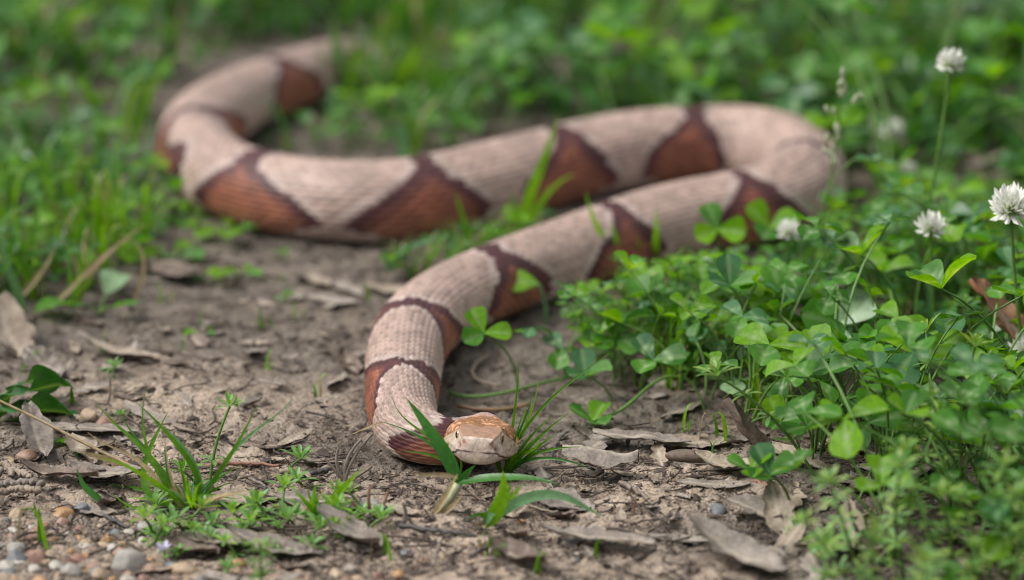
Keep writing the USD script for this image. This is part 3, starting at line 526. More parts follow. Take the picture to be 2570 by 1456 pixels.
def dead_leaf_mesh(L, W, seed, curl=0.3, bend=0.2, torn=0.0, lobed=0.0, nt=18, nu=9):
    r = np.random.default_rng(seed); t = np.linspace(0, 1, nt); u = np.linspace(-1, 1, nu)
    w = np.sin(np.pi * np.clip(t * 0.94 + 0.03, 0, 1)) ** 0.75 * W * 0.5 * (1 + lobed * np.sin(t * 22 + r.uniform(0, 6)) * 0.35)
    Tt, Uu = np.meshgrid(t, u, indexing='ij'); n1 = meshkit.noise(np.stack([Tt * 5, Uu * 1.6, np.full_like(Tt, seed * 3.7)], -1), seed) - 0.5
    n2 = meshkit.noise(np.stack([Tt * 14, Uu * 3 + 9, np.full_like(Tt, seed * 1.3)], -1), seed) - 0.5
    ed = meshkit.noise(np.stack([Tt * 11, np.sign(Uu) * 3, np.full_like(Tt, seed)], -1), seed + 5)
    x = Uu * w[:, None] * (1 - torn * np.clip(ed - 0.45, 0, 1) * 1.6 * np.abs(Uu)); y = L * (Tt - 0.5) + n1 * L * 0.03
    z = curl * np.abs(Uu) ** 1.6 * W * 0.27 + bend * L * ((Tt - 0.5) * 2) ** 2 * 0.10 + 0.05 * bend * L * np.sin(Tt * 7 + seed) + (n1 * 0.13 + n2 * 0.10) * W
    rib = np.exp(-(Uu / 0.10) ** 2) * 0.55 + 0.42 * np.clip(np.sin((Tt * 22 - np.abs(Uu) * 4.0)) - 0.72, 0, 1) * 2
    z = z - z.min() * 0.9
    return np.stack([x, y, z], -1).reshape(-1, 3), grid_faces(nt, nu)[:, ::-1], np.repeat(np.clip(rib, 0, 1).reshape(-1, 1), 3, 1)
def thick(v, f, h=0.00016):
    """Gives a sheet its thickness: a second side below and a rim between them."""
    n = len(v); e = np.sort(np.vstack([f[:, [0, 1]], f[:, [1, 2]], f[:, [2, 0]]]), 1); ed, cnt = np.unique(e, axis=0, return_counts=True); b = ed[cnt == 1]
    v2 = np.vstack([v, v - [0, 0, h]]); rim = np.vstack([np.stack([b[:, 0], b[:, 1], b[:, 1] + n], 1), np.stack([b[:, 0], b[:, 1] + n, b[:, 0] + n], 1)])
    return v2, np.vstack([f, f[:, ::-1] + n, rim])
def dead_leaf(label, px, py, L, W, az, mat_, seed, curl=0.3, bend=0.2, torn=0.0, lobed=0.0, lift=0.0, tilt=(0.0, 0.0), group=None):
    v, f, c = dead_leaf_mesh(L, W, seed, curl, bend, torn, lobed); v, f = thick(v, f)
    g = on_ground(px, py); o = obj('dead_leaf', (v, f), mat_, col=np.vstack([c, c])); tag(o, label, 'dead leaf', group); place(o, (g[0], g[1], g[2] + 0.0012 + lift), az, 1.0, tilt)

def seg(pts, dy=0.0, base=None):
    """Pixels of the picture, the first on the ground, the others upright above it (dy: lean along the view)."""
    b = on_ground(*pts[0]) if base is None else np.asarray(base, float)
    out = [b if base is None else on_depth(*pts[0], b[1])]
    for i, q in enumerate(pts[1:], 1): out.append(on_depth(q[0], q[1], b[1] + dy * i / (len(pts) - 1)))
    return np.array(out)
def blade(parent, pts, w, mat_, dy=0.0, base=None, n=12, fold=0.28, twist=0.0, facing=(0.1, -1.0, 0.45), name='blade'):
    v, f = ribbon(seg(pts, dy, base), w, facing, n, fold, twist); return obj(name, (v, f), mat_, parent, col=zero_col(len(v)))
def crop1(*q): return [(x * 0.3437, 958 + y * 0.3437) for x, y in q]
def crop2(*q): return [(843 + x * 0.3437, 958 + y * 0.3437) for x, y in q]

# ------------------------------------------------------------------ foreground plants, each where it grows
def plant(name, label, cat): return str(thing(name, label, cat).GetPath())
pt = plant('grass_tuft', 'spreading tuft of narrow green blades on the bare soil left of the snake', 'grass')
b0 = on_ground(478, 1281)
for q, w, m, dy in [
    (crop1((1390, 950), (1180, 650), (1050, 500), (900, 360), (705, 160)), .0026, GRASS, .010), (crop1((1380, 940), (1140, 640), (1060, 430), (1040, 250), (1070, 45)), .0017, GRASS, .006),
    (crop1((1400, 945), (1440, 700), (1300, 470), (1150, 300), (995, 150)), .0027, GRASS, -.004), (crop1((1380, 940), (1050, 640), (1090, 500), (1160, 350), (1225, 225)), .0032, GRASS, .016),
    (crop1((1400, 940), (1450, 700), (1380, 540), (1290, 420), (1205, 330)), .0030, GRASS_P, .004), (crop1((1395, 950), (1560, 720), (1700, 510), (1800, 330), (1880, 175)), .0022, GRASS, -.006),
    (crop1((1395, 950), (1560, 722), (1700, 510), (1850, 370), (2000, 260), (2140, 125)), .0020, GRASS_P, .000), (crop1((1385, 945), (1180, 770), (1040, 680), (890, 600), (720, 560)), .0026, GRASS_Y, -.01),
    (crop1((1385, 945), (1200, 680), (1000, 420), (850, 200)), .0021, GRASS_D, .014), (crop1((1390, 950), (1350, 760), (1320, 620), (1300, 520)), .0016, GRASS, .006), (crop1((1390, 950), (1240, 720), (1210, 560), (1205, 400)), .0016, GRASS_D, .012),
    (crop1((1400, 950), (1470, 830), (1600, 838), (1770, 848)), .0016, GRASS, -.01), (crop1((1390, 950), (1280, 860), (1150, 640), (1010, 560)), .0018, GRASS, .01), (crop1((1400, 945), (1500, 800), (1680, 650), (1760, 610)), .0014, GRASS, .01)]:
    blade(pt, q, w * .82, m, dy, b0)
tr = random.Random(12)
for k in range(30):
    a = tr.uniform(-1.35, 1.35); h = tr.uniform(45, 165); x1, y1 = 478 + math.sin(a) * h * 1.1, 1281 - math.cos(a) * h * .75
    blade(pt, [(478 + tr.uniform(-14, 14), 1283), (478 + math.sin(a) * h * .42, 1281 - math.cos(a) * h * .42), (x1, y1)], tr.uniform(.0013, .0022), tr.choice([GRASS, GRASS_Y, GRASS_Y, GRASS_P, STRAW]), tr.uniform(-.02, .015), b0, 9, .35, tr.uniform(-.6, .6))
for q, w, dy in [(crop1((1390, 955), (1330, 860), (1240, 770)), .0034, -.003), (crop1((1385, 950), (1130, 690), (960, 540), (780, 460), (640, 370)), .0018, .006), (crop1((1385, 950), (1250, 700), (1215, 520), (1200, 400)), .0012, .0), (crop1((890, 600), (720, 545), (585, 512)), .0024, -.012)]:
    v, f = ribbon(seg(q, dy, b0), w, (0.1, -1, .4), 10, .4, .6); tag(obj('dry_blade', (v, f), STRAW, pt, col=zero_col(len(v))), 'withered straw coloured blade')
pt = plant('grass_sprig', 'wispy low weed between the left tuft and the broad blade', 'grass'); b0 = on_ground(770, 1300)
for k in range(14):
    a = tr.uniform(-1.4, 1.4); h = tr.uniform(40, 110)
    blade(pt, [(770 + tr.uniform(-70, 70), 1300 + tr.uniform(-8, 8)), (790 + math.sin(a) * h * .6, 1296 - math.cos(a) * h * .5), (800 + math.sin(a) * h * 1.3, 1296 - math.cos(a) * h * .8)], tr.uniform(.0012, .0022), tr.choice([GRASS, GRASS_Y, WEED, STRAW]), tr.uniform(-.02, .02), b0, 9, .35, tr.uniform(-.6, .6))
blade(pt, [(800, 1290), (850, 1235), (910, 1175)], .0028, GRASS_Y, -.004, b0)
pt = plant('grass_sprig', 'low curled green blade with a dead brown tip, on soil beside the left tuft', 'grass')
blade(pt, crop1((750, 905), (690, 830), (620, 770), (585, 700), (560, 640)), .0027, GRASS_D, .004); blade(pt, crop1((750, 905), (800, 938), (870, 940), (930, 880)), .0018, GRASS, -.004)
pt = plant('grass_sprig', 'thin green runner blades lying on the soil below the left tuft', 'grass')
blade(pt, crop1((1150, 962), (1000, 930), (900, 880), (820, 820)), .0012, GRASS, .004); blade(pt, crop1((1100, 808), (1000, 780), (900, 765), (735, 740)), .0014, GRASS, .004)
o = obj('dry_stalk', tube(seg(crop1((1130, 700), (830, 555), (600, 440), (330, 300), (0, 140), (-120, 80)), .02), [.0008, .0005], 6, 24), STRAW, col=None); tag(o, 'long bare straw stalk slanting in from the left edge of the photo', 'dry stalk')
pt = plant('grass_tuft', 'fine wiry grass tuft growing against the right side of the snake head', 'grass'); b0 = on_ground(1262, 1192)
for q, w, dy in [([(1262, 1195), (1285, 1080), (1297, 985), (1303, 905)], .0013, .004), ([(1265, 1195), (1300, 1090), (1325, 1030), (1336, 985)], .0012, -.004), ([(1268, 1195), (1308, 1095), (1340, 1010), (1352, 955)], .0012, .006), ([(1265, 1195), (1330, 1060), (1400, 985), (1470, 930), (1530, 886)], .0013, .008),
    ([(1270, 1195), (1320, 1110), (1362, 1065), (1386, 1045)], .0013, -.006), ([(1268, 1195), (1340, 1110), (1390, 1065), (1428, 1037)], .0015, .0), ([(1270, 1195), (1330, 1140), (1365, 1110), (1396, 1088)], .0013, -.01), ([(1275, 1195), (1320, 1150), (1390, 1127), (1456, 1122)], .0014, -.008),
    ([(1275, 1198), (1310, 1160), (1370, 1150), (1430, 1158), (1492, 1183)], .0014, -.012), ([(1262, 1195), (1275, 1150), (1270, 1100), (1262, 1080)], .0012, -.012), ([(1258, 1195), (1240, 1150), (1225, 1118)], .0012, -.014), ([(1266, 1195), (1290, 1150), (1335, 1130), (1358, 1090)], .0014, -.01), ([(1262, 1195), (1292, 1120), (1312, 1060), (1322, 1000)], .0010, -.002),
    ([(1270, 1196), (1300, 1150), (1340, 1105), (1380, 1080)], .0011, -.012), ([(1266, 1196), (1280, 1140), (1296, 1090), (1310, 1040)], .0011, -.014), ([(1258, 1196), (1252, 1160), (1240, 1130)], .0011, -.015)]:
    blade(pt, q, w, rnd.choice([GRASS, GRASS_D, GRASS, GRASS_Y]), dy, b0, fold=.5)
v, f = ribbon(seg([(1266, 1195), (1260, 1140), (1290, 1115), (1325, 1090)], -.014, b0), .0010, None, 9); tag(obj('dry_blade', (v, f), STRAW, pt, col=zero_col(len(v))), 'straw coloured blade')
pt = plant('grass_sprig', 'thin blades with dry tips crossing in front of the snake neck', 'grass'); b0 = on_ground(1140, 1215)
for q, w, dy, m in [([(1140, 1215), (1125, 1160), (1085, 1118), (1020, 1080), (962, 1060)], .0013, .002, GRASS_D), ([(1142, 1215), (1120, 1140), (1060, 1085), (1010, 1045), (985, 1000)], .0012, .004, GRASS), ([(1140, 1215), (1125, 1165), (1080, 1142), (1015, 1132)], .0013, .0, GRASS), ([(1145, 1215), (1130, 1120), (1080, 1100), (1048, 1092)], .0008, .006, GRASS)]:
    blade(pt, q, w, m, dy, b0, fold=.5)
v, f = ribbon(seg([(962, 1060), (930, 1070), (886, 1089)], .0, b0), .0009, None, 6); tag(obj('dry_blade', (v, f), STRAW, pt, col=zero_col(len(v))), 'dry brown blade tip')
pt = plant('broad_grass', 'broad deep green grass blade slanting left across the snake neck', 'grass'); b0 = on_ground(1120, 1265)
blade(pt, [(1150, 1222), (1130, 1165), (1085, 1090), (1050, 1040), (1019, 998)], .0054, GRASS_D, .006, b0 + [0, 0.006, 0], 18, .35)
blade(pt, [(1148, 1222), (1165, 1195), (1192, 1168)], .0030, GRASS_D, -.004, b0 + [0, 0.006, 0], 8, .4)
blade(pt, [(1150, 1216), (1200, 1204), (1280, 1199), (1350, 1203), (1400, 1216)], .0040, GRASS_D, -.012, b0 + [0, 0.004, 0], 14, .3, facing=(0, -.5, 1))
v, f = tube(seg([(1082, 1296), (1120, 1262), (1150, 1216)], .004, on_ground(1082, 1296)), [.0010, .0019, .0016], 8, 10); tag(obj('sheath', (v, f), leaf_material('pale_sheath', (0.24, 0.28, 0.15), (0.36, 0.36, 0.24), (1, 1, 1), tfac=.1), pt), 'whitish green leaf sheath')
for q, w in [([(1082, 1296), (1115, 1250), (1140, 1205), (1148, 1190)], .0026), ([(1085, 1298), (1130, 1275), (1160, 1240)], .0024), ([(1148, 1200), (1120, 1192), (1070, 1190), (1030, 1186)], .0016)]:
    v, f = ribbon(seg(q, -.003, on_ground(1082, 1296)), w, None, 9, .5, .5); obj('dry_blade', (v, f), STRAW, pt, col=zero_col(len(v)))
pt = plant('grass_sprout', 'bright yellow-green sprout with one long arching blade before the head', 'grass'); b0 = on_ground(1215, 1318)
for q, w, m, dy in [([(1215, 1318), (1250, 1275), (1262, 1235), (1262, 1182)], .0060, GRASS_Y, -.004), ([(1218, 1318), (1262, 1275), (1290, 1240), (1316, 1213)], .0028, GRASS_Y, .004), ([(1220, 1318), (1262, 1282), (1340, 1245), (1400, 1243), (1460, 1268), (1516, 1297)], .0042, GRASS_P, -.002),
    ([(1215, 1318), (1232, 1290), (1226, 1305), (1220, 1318)], .0030, GRASS_P, -.012), ([(1212, 1318), (1222, 1296), (1195, 1292), (1172, 1308)], .0020, GRASS, -.006), ([(1218, 1318), (1255, 1270), (1272, 1245), (1282, 1205)], .0026, GRASS, .006)]:
    blade(pt, q, w, m, dy, b0, 14, .3)
v, f = ribbon(seg([(1170, 1330), (1200, 1322), (1235, 1296)], .0, b0), .003, None, 8, .5); obj('dry_blade', (v, f), STRAW, pt, col=zero_col(len(v)))

WHO = ['whorled weed with pointed leaves on soil ' + t for t in ('right of the left grass tuft, tall and bright', 'under the left grass tuft stems', 'beside a grey leaf left of the head', 'just right of the one beside the grey leaf', 'at the foot of the left tuft', 'below the left tuft beside pale leaf scraps', 'amid litter between tuft and sprout', 'with a lilac flower beneath it at lower left', 'in the middle of the lower left litter', 'near a straw stalk left of the sprout', 'beside brown stalks left of the broad blade', 'at the right end of the left weed row', 'half hidden under the left tuft', 'lowest of the left weed row')]
for i, (q, k) in enumerate([((1530, 560), 2), ((1450, 790), 1), ((2110, 640), 0), ((2210, 760), 3), ((1210, 1000), 0), ((1340, 1080), 0), ((1800, 1090), 1), ((1130, 1190), 1), ((1700, 1220), 1), ((1950, 990), 0), ((2150, 1050), 0), ((2280, 1120), 0), ((1620, 1100), 3), ((1560, 1190), 3)]):
    x, y = crop1(q)[0]; g = on_ground(x, y + (60 if k == 2 else 0)); copy_of(MADDER[k], 'whorled_weed', WHO[i], 'weed', None, g, i * 1.3, 1.15)
pt = plant('blurred_weed', 'pale green trailing weed at the bottom edge below the left weeds', 'weed')
for i, (x, y) in enumerate([(640, 1365), (655, 1385), (650, 1410), (660, 1432), (648, 1450)]):
    whorl(pt, on_depth(x, y, 1.085), 6, .0055, .0014, .3, random.Random(i), [WEED, WEED_L])
obj('stem', tube([on_depth(652, 1362, 1.085), on_depth(655, 1410, 1.085), on_depth(652, 1475, 1.087)], [.0005], 5, 8), STEM, pt)
for lab, x, y, k, s in [('tiny two-bladed seedling beside pebbles in the lower left corner', 235 * .3437, 958 + 1215 * .3437, 0, 1.7), ('single short sprout among the upper lower-left pebbles', 238 * .3437, 958 + 995 * .3437, 2, .8), ('little sprout below the seed litter, bottom centre left', 955, 1405, 0, 1.1), ('small seedling under the arching sprout', 1250, 1395, 2, 1.3), ('small grass seedling at the bottom edge right of centre', 1370, 1440, 1, 1.3), ('pair of thin blades beside the stone-coloured leaf, right foreground', 1515, 1400, 1, 1.1), ('single blade standing by the brown seed pod', 1770, 1175, 1, 1.2), ('little sprout in front of the curled brown leaf', 1790, 1120, 0, 1.5), ('tiny sprig beside the twig right of the head', 1735, 1085, 0, 1.0), ('faint seedling at middle of the bare path', 750, 800, 0, .7), ('small sprout near the left dead leaves', 200, 1020, 1, 1.2), ('small sprout right of the left dead leaves', 75, 930, 2, 1.2), ('tiny sprout at bottom right of the sand', 2070, 1420, 1, 1.0)]:
    copy_of(SHORT[k], 'seedling', lab, 'seedling', None, on_ground(x, y), rnd.uniform(0, 6), s)

# ------------------------------------------------------------------ clover leaves that stand out singly
def hero_clover(label, top, base, L, az, lean=(0.0, 0.0), cup=0.4, mats=CL_MATS, chev=0.0, dy=0.0, seed=1, spread=2.0):
    r = random.Random(seed); b = on_ground(*base); t = on_depth(top[0], top[1], b[1] + dy); p = plant('clover', label, 'clover')
    petiole(p, b - [0, 0, .002], t, .00052); trifoliate(p, t, az, L, mats, lean, cup, chev, r, spread)
Hc = hero_clover
Hc('bright clover leaf overlapping the snake neck right of the copper band', (1214, 836), (1300, 985), .0125, .4, (.75, 0.0), .35, [CLOVER_Y, CLOVER_Y, CLOVER], 0, -.01, 3)
p = plant('clover', 'lone round bright leaflet in front of the second dark band', 'clover'); b = on_ground(1372, 815); t = on_depth(1352, 712, b[1])
petiole(p, b, t, .0009, 0, GRASS_P); v, f, c = leaflet_mesh(.0125, .0115, .15, .1); obj('leaflet', (aim(v, 1.45, .1, -.75, t), f), CLOVER_Y, p, col=c)
Hc('clover leaf leftmost of the bank, over the bare soil right of the neck', (1470, 945), (1540, 1015), .0120, .2, (.35, 0), .5, [CLOVER_B, CLOVER, CLOVER_Y], 0, 0, 5)
Hc('clover leaf with white chevron marks left in the bank', (1640, 905), (1770, 1030), .0135, .5, (.45, 0), .2, [CLOVER_B, CLOVER], .8, .005, 6)
Hc('tall clover leaf with a clipped upright leaflet', (1832, 716), (1908, 985), .0135, .1, (.35, 0), .75, [CLOVER, CLOVER_B, CLOVER_Y], 0, 0, 8)
Hc('dark clover leaf with one leaflet upright', (1545, 852), (1540, 975), .0125, .0, (.7, 0), .5, [CLOVER, CLOVER_D] if 'CLOVER_D' in globals() else [CLOVER], 0, 0, 9)
Hc('clover leaf with pale underside hanging above the litter', (1850, 955), (1935, 1010), .0135, 2.8, (-.3, 0), -.1, [CLOVER_P, CLOVER, CLOVER], 0, 0, 10)
Hc('small clover leaf at the end of a runner right of the head', (1488, 1062), (1492, 1070), .0120, 1.5, (.1, 0), .5, [CLOVER, CLOVER_Y], 0, 0, 11)
Hc('large yellow-green clover leaf, foremost of the bank', (2072, 905), (2130, 1080), .0160, .5, (.55, 0), .3, [CLOVER_Y, CLOVER, CLOVER_Y], 0, -.01, 12)
Hc('large toothed clover leaf facing the viewer', (2292, 886), (2345, 1090), .0165, .5, (.7, 0), .5, [CLOVER_Y, CLOVER_B], 0, -.01, 13)
Hc('bluish upright clover leaf near the right edge', (2375, 870), (2405, 1060), .0160, .0, (.85, 0), .4, [CLOVER_B], 0, -.005, 14)
Hc('clover leaf showing its silvery underside', (2105, 815), (2090, 1000), .0165, -.9, (.9, 0), .4, [CLOVER_P, CLOVER], 0, 0, 15, 2.4)
Hc('left of two low clover leaves bending over the sand', (1882, 1180), (1972, 1285), .0110, 1.2, (.3, 0), .5, [CLOVER_Y, CLOVER], 0, -.005, 16)
Hc('right of two low clover leaves bending over the sand', (1932, 1192), (1985, 1290), .0120, .4, (.4, 0), .5, [CLOVER, CLOVER_B], 0, -.005, 17)
Hc('small clover leaf above the curled brown leaf', (1960, 1060), (2010, 1160), .0105, .5, (.5, 0), .4, [CLOVER_Y, CLOVER], 0, -.005, 18)
Hc('notched clover leaf beside the tall bottom right weeds', (2025, 1070), (2040, 1170), .0120, .2, (.5, 0), .5, [CLOVER, CLOVER_B], 0, -.01, 19)
Hc('bright clover leaf lower right in front of the weeds', (2180, 1060), (2200, 1180), .0150, .6, (.6, 0), .3, [CLOVER_Y, CLOVER_D] if 'CLOVER_D' in globals() else [CLOVER_Y, CLOVER], 0, -.02, 20)
Hc('big dark clover leaf at lower right edge', (2500, 1030), (2520, 1180), .0165, .3, (.5, 0), .2, [CLOVER_B, CLOVER], 0, -.02, 21)
Hc('blurred yellow clover leaf low at the right edge', (2540, 1330), (2540, 1430), .0150, .5, (.7, 0), .3, [CLOVER_Y, CLOVER], 0, -.02, 22)
Hc('round clover leaf in front of the loop at right', (1800, 575), (1810, 760), .0125, .2, (1.0, 0), .3, [CLOVER_Y, CLOVER], 0, -.01, 23)
Hc('clover leaf before the copper band of the right loop', (1930, 575), (1950, 740), .0140, .9, (.6, 0), .4, [CLOVER_Y, CLOVER, CLOVER_P], 0, -.01, 24)
Hc('round clover leaf standing in the middle of the bank', (1955, 735), (1975, 930), .0150, .2, (1.0, 0), .2, [CLOVER_Y, CLOVER], 0, 0, 25)
for lab, x, y, k, s in [('bright green sprig on the bare path left of the snake', 508, 840, 2, .45), ('small bright sprig below the left coil', 600, 695, 2, .8), ('round bluish leaves beside the left coil', 365, 560, 0, 1.25), ('small round leaf under the left coil', 572, 590, 2, 1.1), ('bright round leaf at the foot of the left clump', 250, 785, 1, .85), ('yellowish leaves at the right end of the left clump', 420, 655, 2, 1.3), ('small paired leaves touching the left coil', 470, 560, 2, .9)]:
    copy_of(BROAD[k], 'broad_leaf_weed', lab, 'weed', None, on_ground(x, y), rnd.uniform(0, 6), s)
def runner(label, pts, r=.0010, m=STEM):
    P = np.array([on_ground(x, y) + [0, 0, h] for x, y, h in pts]); tag(obj('runner_stem', tube(P, [r, r * .8], 7, 30), m), label, 'stem')
runner('pale green runner stem on the soil right of the neck', [(1128, 1002, .003), (1200, 1012, .003), (1300, 1000, .004), (1400, 975, .004), (1500, 962, .004)], .0008)
runner('runner stem climbing from the soil into the clover', [(1488, 1072, .003), (1560, 1056, .005), (1620, 1022, .008), (1690, 990, .008), (1740, 985, .004)], .0008)
runner('long runner stem through the clover at the right', [(2040, 1010, .012), (2150, 1000, .016), (2300, 985, .018), (2450, 970, .018), (2600, 960, .016)], .0012)
runner('arched green runner stem in the clover bank', [(1740, 860, .004), (1790, 880, .014), (1830, 930, .012), (1870, 985, .004)], .0011)
runner('reddish stem lying on the soil right of the neck', [(1150, 1030, .002), (1230, 1040, .002), (1330, 1025, .002)], .0009, STEM_R)

# ------------------------------------------------------------------ white clover flowers
def flower_proto(spanz, n):
    r = random.Random(5); p = proto('clover_flower_prototype'); pp = str(p.GetPath())
    for k in range(n):
        u = (k + .5) / n; el = math.asin(1 - spanz * u); a = k * 2.39996; d = np.array([math.cos(el) * math.cos(a), math.cos(el) * math.sin(a), math.sin(el)])
        droop = 1.0 if u < .78 else -.6
        q = np.array([d * .0020, d * .0054 + [0, 0, .0008 * droop], d * (.0082 + .0018 * r.random()) + [0, 0, .0018 * droop]]); fa = np.cross(d, [d[1], -d[0], .3])
        v, f = ribbon(q, .0025, fa, 6, .8, r.uniform(-.5, .5), .28); c = np.zeros((len(v), 3)); c[:6] = .9
        obj('floret', (v, f), PETAL, pp, col=c)
    for k in range(16):
        a = k * .3927; d = np.array([math.cos(a), math.sin(a), 0]); v, f = ribbon([d * .0004 + [0, 0, -.001], d * .0022 + [0, 0, -.0006], d * .0042 + [0, 0, -.0018]], .0011, None, 5); obj('calyx', (v, f), STEM, pp, col=zero_col(len(v)))
    return p
FLOWER_A, FLOWER_B = flower_proto(1.08, 42), flower_proto(1.5, 60)
def flower(label, top, base, s, dy=0.0, tilt=(0.0, 0.0), head=None):
    """The head is an instanced part of the flower, its stem another."""
    b = on_ground(*base); t = on_depth(*top, b[1] + dy); p = thing('white_clover_flower', label, 'flower'); pp = str(p.GetPath())
    h = UsdGeom.Xform.Define(stage, pp + '/flower_head').GetPrim(); h.GetReferences().AddInternalReference((head or FLOWER_A).GetPath()); place(h, t, rnd.uniform(0, 6), s, tilt)
    mid = (b + t) / 2 + [(b - t)[0] * -.15, 0, 0]; obj('stem', tube([b - [0, 0, .002], mid, t], [.0009, .0007], 7, 12), STEM, pp)
flower('white clover flower highest at upper right on a long slanting stem', (2385, 165), (2262, 800), .78, -.01)
flower('large white clover flower with drooping lower florets at the right edge', (2538, 525), (2600, 1040), 1.0, -.005, (0, 0), FLOWER_B)
flower('flat-topped white clover flower on a straight dark stem, right of the bank', (2336, 578), (2366, 930), .80, -.01)
flower('low white clover flower beside the right loop', (1980, 588), (1970, 780), .66, -.02)
flower('blurred white clover flower behind the right loop', (2238, 335), (2235, 430), .75)
flower('white clover flower cut by the right edge among big leaves', (2572, 885), (2600, 1010), .8, -.02)
flower('fading white flower low in the grass behind the bank', (2280, 430), (2290, 500), .5)
pt = plant('seed_grass', 'slender grass stalk with pale seed heads beside the right loop', 'grass'); b0 = on_ground(2010, 760)
st_ = seg([(2010, 760), (2060, 560), (2088, 430), (2106, 300), (2118, 178)], -.010, b0); obj('stem', tube(st_, [.0008, .0004], 6, 24), STEM, pt)
def spikelet(at, s, tilt):
    v, f = ellipsoid(np.zeros(3), [np.array([.0011, 0, 0]) * s, np.array([0, .0011, 0]) * s, np.array([0, 0, .0026]) * s], 6, 7); obj('seed_head', (v @ roty(tilt).T + at, f), WEED_L2, pt)
WEED_L2 = leaf_material('seed_head_pale', (0.36, 0.42, 0.27), (0.54, 0.57, 0.42), (1, 1, .8), tfac=.25)
for x, y, s in [(2115, 185, 1.5), (2112, 205, 1.3), (2120, 215, 1.2), (2110, 235, 1.3), (2118, 228, 1.1), (2145, 250, 1.3), (2162, 240, 1.0), (2075, 275, 1.1), (2092, 278, 1.0), (2102, 325, 1.7), (2105, 340, 1.2), (2075, 345, 1.1), (2082, 385, 1.3), (2092, 400, 1.3), (2070, 378, 1.0), (2100, 408, 1.1)]:
    spikelet(on_depth(x, y, b0[1] - .010), s * .8, rnd.uniform(-.8, .8))
for q in ([(2112, 270), (2145, 250), (2162, 240)], [(2108, 290), (2092, 278), (2075, 275)], [(2090, 420), (2082, 385), (2070, 345)], [(2065, 510), (2120, 420), (2150, 395)]):
    obj('stem', tube([on_depth(x, y, b0[1] - .010) for x, y in q], [.0004], 5, 8), STEM, pt)
pt = plant('seed_grass', 'short pale seed stalk behind the right loop by the blurred flower', 'grass'); b0 = on_ground(2190, 470)
obj('stem', tube(seg([(2190, 470), (2190, 380), (2195, 290)], 0, b0), [.0006, .0004], 5, 10), STEM, pt)
for x, y, s in [(2192, 300, 1.4), (2188, 310, 1.2), (2196, 320, 1.2), (2190, 375, 1.4), (2198, 340, 1.0)]: spikelet(on_depth(x, y, b0[1]), s, rnd.uniform(-.5, .5))
for lab, (x, y), bs in [('tiny lilac and white blossoms on a thin weed in the bank', (2080, 706), (2075, 790)), ('tiny white blossoms left of the lilac ones', (2035, 722), (2040, 790)), ('single tiny lilac blossom high in the bank grass', (2165, 655), (2165, 740))]:
    pt = plant('small_flower_weed', lab, 'weed'); b = on_ground(*bs); t = on_depth(x, y, b[1]); obj('stem', tube([b, (b + t) / 2 + [.002, 0, 0], t], [.0005], 5, 8), STEM, pt)
    for k in range(3): whorl(pt, t + [.004 * (k - 1), 0, -.002 * abs(k - 1)], 4, .003, .0016, .3, random.Random(k), [LILAC if k != 2 else PETAL], 'petal')
pt = plant('small_flower_weed', 'lilac bud hanging under a weed at the lower left', 'weed'); b = on_ground(412, 1408); whorl(pt, b + [0, 0, .004], 5, .004, .002, .9, random.Random(2), [LILAC], 'petal'); obj('stem', tube([b, b + [0, .001, .004]], [.0005], 5), STEM, pt)

